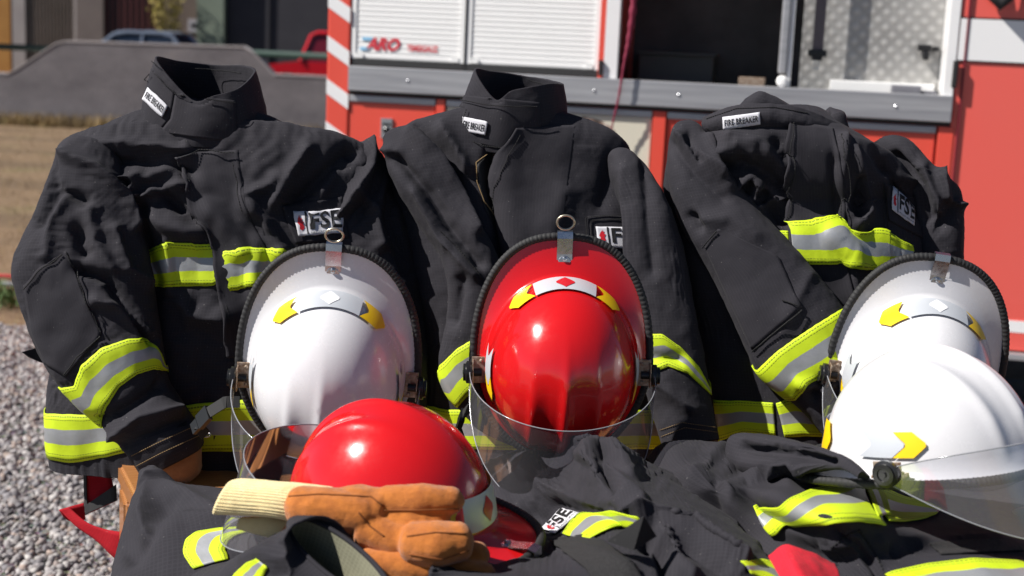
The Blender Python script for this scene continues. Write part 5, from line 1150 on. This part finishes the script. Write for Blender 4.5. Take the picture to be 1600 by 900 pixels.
# dry grass blades
def blades(n, fx, fy, hmin, hmax, w, name, label, cols):
    x = fx(n); y = fy(n); h = rng.uniform(hmin, hmax, n); a = rng.uniform(0, 6.28, n); l = rng.normal(0, .35, (n, 2))*h[:, None]
    dx = np.cos(a)*w; dy = np.sin(a)*w; z0 = np.zeros(n)-.004
    V = np.stack([np.stack([x-dx, y-dy, z0], -1), np.stack([x+dx, y+dy, z0], -1), np.stack([x+l[:, 0]*.5+dx*.6, y+l[:, 1]*.5+dy*.6, h*.6], -1), np.stack([x+l[:, 0]*.5-dx*.6, y+l[:, 1]*.5-dy*.6, h*.6], -1), np.stack([x+l[:, 0], y+l[:, 1], h], -1)], 1).reshape(-1, 3)
    b = np.arange(n)[:, None]*5; Fc = (b+np.array([0, 1, 2, 3])).tolist()+(b+np.array([3, 2, 4])).tolist()
    o = mk(name, V, Fc, cols, smooth=False); o['kind'] = 'stuff'; o['label'] = label; o['category'] = 'grass'; return o
M_bl = mat('dry_blades', (.38, .28, .13), .9); t = NT(M_bl); t.base(t.ramp(t.noise(t.coord('Object'), 2.2, 4), [(.35, (.13, .09, .04)), (.55, (.32, .23, .11)), (.7, (.15, .15, .05))]))
blades(26000, lambda n: rng.uniform(-10, .6, n), lambda n: yg-.1+(19.5-yg)*rng.random(n)**1.3, .01, .05, .0025, 'dry_grass', 'short dry yellow brown grass on the lawn', M_bl)
blades(9000, lambda n: rng.uniform(-9, 1, n), lambda n: rng.normal(19.7, .1, n), .04, .22, .006, 'grass_tufts', 'tall dry grass along the foot of the grey wall', M_bl)
# low wall
WY = 20.0
def W2(px, py): p = P(px, py, WY); return p[0], p[2]
wpts = [(-30, W2(0, 116)[1])]+[W2(*q) for q in ((12, 117), (28, 108), (86, 70), (100, 66), (380, 75), (396, 84), (428, 118))]+[(14, W2(430, 118)[1]-.02), (14, -.05), (-30, -.05)]
M_con = mat('rendered_concrete', (.16, .15, .155), .95); t = NT(M_con); t.base(t.ramp(t.noise(t.coord('Object', (1, 1, 1.5)), 1.6, 7, .65), [(.3, (.13, .12, .13)), (.6, (.21, .195, .205)), (.8, (.29, .26, .25))])); t.bump(t.noise(t.coord('Object'), 25, 6, .7), .8, .02)
mb = MB(); prism(mb, wpts, WY, WY+.22); wl = mb.build('low_wall', M_con); wl['_o'] = [0., 0., 0.]
mb = MB(); top_ = wpts[:-2]; prism(mb, [(x, z+.025) for x, z in top_]+[(x, z+.001) for x, z in top_[::-1]], WY-.008, WY+.23); mb.build('coping', mat('pale_coping', (.40, .37, .37), .9), wl)
tag(wl, 'low grey rendered wall with a raised trapezoid section beyond the lawn', 'wall')
M_green = mat('green_pipe', (.02, .045, .035), .5)
zr = W2(40, 75)[1]; z2 = W2(455, 86)[1]
mb = MB(); mb.tube([(-30, WY+.1, zr), (W2(84, 74)[0]+.1, WY+.1, zr)], .045, 12).tube([(W2(392, 85)[0]-.1, WY+.1, z2), (14, WY+.1, z2)], .045, 12)
rl = mb.build('pipe_railing', M_green, None, True); tag(rl, 'dark green pipe railing running along the top of the low grey wall', 'railing')
rl['_o'] = [0., 0., 0.]; mb = MB()
for x in list(np.arange(-29.5, W2(0, 0)[0]-.4, 2.0))+[W2(520, 80)[0]+i*2.0 for i in range(5)]: mb.box(x-.03, x+.03, WY+.07, WY+.13, wpts[0][1]-.02, zr-.03)
mb.build('post', M_green, rl)
# two lines on the grass at far left
for yy, r_, c_, nm, lb_ in ((438, .012, (.40, .02, .02), 'red_hose', 'red hose lying across the dry lawn at the left edge'), (451, .014, (.20, .22, .24), 'grey_hose', 'grey hose lying on the lawn in front of the red one')):
    y_ = PG(10, yy)[1]; mb = MB(); mb.tube([(x, y_+.02*math.sin(x*1.3), r_+.01) for x in np.linspace(-13, -.4, 60)], r_, 8); tag(mb.build(nm, mat(nm+'_rubber', c_, .5), None, True), lb_, 'hose')
# weeds
M_weed = mat('weed_green', (.06, .11, .025), .8)
mb = MB(); c_ = PG(4, 475)
for i in range(160):
    a = rng.uniform(0, 6.28); l = rng.uniform(.03, .11); p = c_+np.array([rng.normal(0, .10), rng.normal(0, .10), 0]); q = p+np.array([math.cos(a)*l*.6, math.sin(a)*l*.6, l]); s_ = np.array([-math.sin(a), math.cos(a), 0])*.006
    mb.add([p, p*.4+q*.6+s_*1.4, q, p*.4+q*.6-s_*1.4], [[0, 1, 2, 3]])
o = mb.build('weeds', M_weed, None); o['kind'] = 'stuff'; o['label'] = 'small green weeds at the left edge between lawn and gravel'; o['category'] = 'weeds'
# building row
BY = 34.0
def B(px, py=40): p = P(px, py, BY); return p[0], p[2]
def bmat(name, a, b, rough=.8, sc=(1, 1, 1), s_=2): m = mat(name, a, rough); t = NT(m); t.base(grey_ramp(t, t.noise(t.coord('Object', sc), s_, 5), a, b)); return m
bd = thing('building', 'row of brown facades with gates across the street behind the low wall', 'building', (B(180)[0], BY, 0))
HB = 5.0
M_bw = bmat('brown_wall', (.12, .09, .075), (.16, .12, .10)); 
MB().box(-45, B(310)[0], BY, BY+6, 0, HB).build('wall', M_bw, bd)
def seg(p0, p1, m, nm, y0=-.06, z0=0, z1=3.6, label=None):
    o = MB().box(B(p0)[0], B(p1)[0], BY+y0, BY-.001, z0, z1).build(nm, m, bd); o_parent(o, bd); return o
seg(-40, 17, bmat('ochre_wood', (.34, .15, .03), (.42, .20, .045)), 'door'); seg(22, 42, bmat('pale_frame', (.30, .26, .25), (.36, .32, .30)), 'frame_post', -.12)
gt = seg(43, 117, bmat('tan_gate', (.17, .13, .10), (.22, .175, .135)), 'sliding_gate', -.04)
mb = MB(); 
for i in range(14): x = B(46)[0]+i*(B(115)[0]-B(46)[0])/13; mb.box(x-.012, x+.012, BY-.065, BY-.041, .1, 3.5)
mb.build('ribs', bmat('tan_gate2', (.13, .10, .075), (.16, .12, .1)), gt)
seg(117, 121, MATS['pale_frame'], 'frame_post', -.08); seg(122, 164, bmat('brown_column', (.14, .11, .10), (.17, .135, .12)), 'column', -.14)
gd = seg(165, 245, bmat('dark_door', (.035, .02, .02), (.05, .03, .028)), 'gate', -.02)
mb = MB()
for i in range(9): x = B(168)[0]+i*(B(242)[0]-B(168)[0])/8; mb.box(x-.02, x+.02, BY-.05, BY-.021, .1, 3.4)
mb.build('bars', mat('oxblood_bar', (.10, .02, .02), .6), gd)
x, z = B(303, 40); pl_ = MB().box(x-.13, x+.13, BY-.03, BY-.001, z-.16, z+.14, bev=.01).build('wall_plaque', mat('plaque_grey', (.35, .34, .38), .6), bd); o_parent(pl_, bd)
MB().box(x-.06, x+.06, BY-.036, BY-.031, z-.05, z+.05).build('plaque_mark', M_blk, pl_)
b2_ = thing('building', 'dark grey building with a pale green pillar at its corner behind the wall', 'building', (B(400)[0], BY, 0))
MB().box(B(310)[0]+.001, B(352)[0], BY-.2, BY+6, 0, HB+.5).build('pillar', bmat('sage_green', (.17, .21, .16), (.21, .25, .19)), b2_)
MB().box(B(352)[0]+.001, 16, BY+.1, BY+6, 0, HB+.5).build('wall', bmat('slate_wall', (.028, .026, .034), (.036, .034, .042)), b2_)
o = MB().box(B(356)[0], B(420)[0], BY+.05, BY+.099, 0, 3.2).build('shutter_door', bmat('slate_door', (.03, .028, .036), (.04, .038, .045)), b2_)
# yellow shrub
sh = thing('shrub', 'yellowish shrub against the brown wall left of the pale green pillar', 'shrub', (B(272)[0], BY-.7, 0))
mb = MB(); cx_ = B(272)[0]
for i in range(900):
    h = rng.uniform(.2, 1.0)**.8*2.35; k_ = rng.integers(0, 6); a = k_*1.05+rng.normal(0, .2); sp_ = .30*(h/2.2)**.8
    p = np.array([cx_+math.cos(a)*sp_+rng.normal(0, .07), BY-.7+math.sin(a)*sp_+rng.normal(0, .07), h]); d_ = rng.normal(0, 1, 3); d_[2] = abs(d_[2]); d_ /= np.linalg.norm(d_); q = p+d_*.14; s_ = np.cross(d_, rng.normal(0, 1, 3)); s_ /= np.linalg.norm(s_); s_ *= .022
    mb.add([p, (p+q)/2+s_, q, (p+q)/2-s_], [[0, 1, 2, 3]])
mb.build('foliage', bmat('yellow_leaf', (.26, .22, .05), (.36, .29, .07), .7, (1, 1, 1), 6), sh)
mb = MB()
for k_ in range(6): a = k_*1.05; mb.tube([(cx_, BY-.7, 0), (cx_+.15*math.cos(a), BY-.7+.15*math.sin(a), .9), (cx_+.32*math.cos(a), BY-.7+.32*math.sin(a), 2.1)], [.025, .018, .008], 7)
mb.build('stems', mat('bark', (.10, .07, .05), .9), sh, True)
# cars
def car(label, x0, x1, y, ztop_, zbelt, m, glass, sl=.22, sr=.35, name='parked_car'):
    c = thing(name, label, 'car', ((x0+x1)/2, y, 0)); L = x1-x0; xm_ = (x0+x1)/2; hw = .85
    def extr(prof, ins, m_, nm, par=None):
        V = []; n = len(prof)
        for yy, k_ in ((y-hw, 0), (y-hw+ins, 1), (y+hw-ins, 1), (y+hw, 0)):
            for px_, pz_ in prof: V.append([px_, yy, pz_ if k_ else pz_-(.0)])
        Fc = [list(range(n)), [3*n+i for i in range(n)][::-1]]+[[s_*n+i, s_*n+(i+1) % n, (s_+1)*n+(i+1) % n, (s_+1)*n+i] for s_ in range(3) for i in range(n)]
        return mk(nm, V, Fc, m_, par or c, smooth=False)
    bx0, bx1 = xm_-L*.5-1.0, xm_+L*.5+1.0
    body = extr([(bx0, .35), (bx0-.05, .6), (bx0+.05, zbelt-.12), (x0-.1, zbelt), (x1+.1, zbelt), (bx1-.05, zbelt-.08), (bx1+.03, .6), (bx1, .35)], .05, m, 'body'); smooth_by_angle(body, 25)
    s_ = .12
    V = []; prof = [(x0-.05, zbelt), (x0+sl*L, ztop_-.05), (x0+sr*L, ztop_), (x0+.72*L, ztop_), (x0+.86*L, ztop_-.06), (x1+.05, zbelt)]
    n = len(prof)
    for k_, yy in ((0, y-hw), (1, y-hw+s_), (1, y+hw-s_), (0, y+hw)):
        for px_, pz_ in prof: V.append([px_, yy if pz_ < zbelt+.01 else (y-hw+s_ if yy < y else y+hw-s_), pz_])
    Fc = [list(range(n)), [3*n+i for i in range(n)][::-1]]+[[q*n+i, q*n+i+1, (q+1)*n+i+1, (q+1)*n+i] for q in range(3) for i in range(n-1)]
    cab = mk('cabin', V, Fc, glass, c, smooth=False); smooth_by_angle(cab, 30)
    mb = MB()
    for sgn in (-1, 1):
        yy = y+sgn*(hw-s_+.005); yb_ = y+sgn*(hw+.004)
        mb.tube([(x0-.05, yb_, zbelt), (x0+sl*L, yy, ztop_-.05), (x0+sr*L, yy, ztop_), (x0+.72*L, yy, ztop_), (x0+.86*L, yy, ztop_-.06), (x1+.05, yb_, zbelt)], .045, 8)
        mb.tube([(xm_+.05, yy, ztop_), (xm_+.05, yb_, zbelt)], .035, 6)
    mb.box(x0+.24*L, x0+.84*L, y-hw+s_+.01, y+hw-s_-.01, ztop_-.02, ztop_+.025, bev=.01)
    mb.build('roof', m, c)
    for wx in (bx0+.7, bx1-.7):
        for yy in (y-hw-.01, y+hw-.2):
            w_ = MB().lathe([(.2, 0), (.31, .01), (.33, .04), (.33, .18), (.31, .21), (.2, .21)], (wx, yy, .33), (0, 1, 0), 28).build('wheel', M_rubber, c); o_parent(w_, c)
            MB().lathe([(.19, .02), (.2, 0), (.06, .03)], (wx, yy-.005, .33), (0, 1, 0), 20).build('rim', M_alu, w_)
    return c
M_gl = mat('car_glass', (.02, .03, .05), .05); 
CY = 27.5
def Cx(px, py): p = P(px, py, CY); return p[0], p[2]
zt = Cx(210, 51)[1]; car('silver blue car parked beyond the raised part of the grey wall', Cx(145, 66)[0], Cx(288, 66)[0], CY+.85, zt, zt-.42, mat('car_silver', (.22, .26, .33), .25, .5), M_gl)
zt2 = Cx(505, 52)[1]; car('red car parked at the fire truck corner, half hidden behind it', Cx(474, 80)[0], Cx(474, 80)[0]+2.0, CY+.85, zt2, zt2-.55, mat('car_red', (.55, .01, .02), .2, Coat_Weight=.6), mat('car_glass_red', (.12, .01, .02), .1), sl=.07, sr=.13)

# ================================================================== LIGHT
w = bpy.data.worlds.new('World'); S.world = w; w.use_nodes = True
nt = w.node_tree; bg = nt.nodes['Background']; sky = nt.nodes.new('ShaderNodeTexSky'); sky.sky_type = 'NISHITA'; sky.sun_disc = False
dl_ = Vector((.68, .18, -.70)).normalized()
el = math.asin(-dl_.z); az = math.atan2(-dl_.x, -dl_.y)     # direction towards the sun, measured from +Y
sky.sun_elevation = el; sky.sun_rotation = az; sky.air_density = .55; sky.dust_density = .3
nt.links.new(sky.outputs[0], bg.inputs[0]); bg.inputs[1].default_value = .05
sun = bpy.data.objects.new('sun', bpy.data.lights.new('sun', 'SUN')); link(sun); sun.data.energy = 5.0; sun.data.angle = R(.53); sun.data.color = (1, .955, .90)
sun.rotation_euler = dl_.to_track_quat('-Z', 'Y').to_euler()
S.view_settings.view_transform = 'Standard'; S.view_settings.look = 'None'; S.view_settings.exposure = 0.6; S.view_settings.gamma = 1
S.render.engine = 'CYCLES'
S.cycles.transparent_max_bounces = 16; S.cycles.max_bounces = 6
for o in list(COL.objects):
    if '_o' in o: del o['_o']
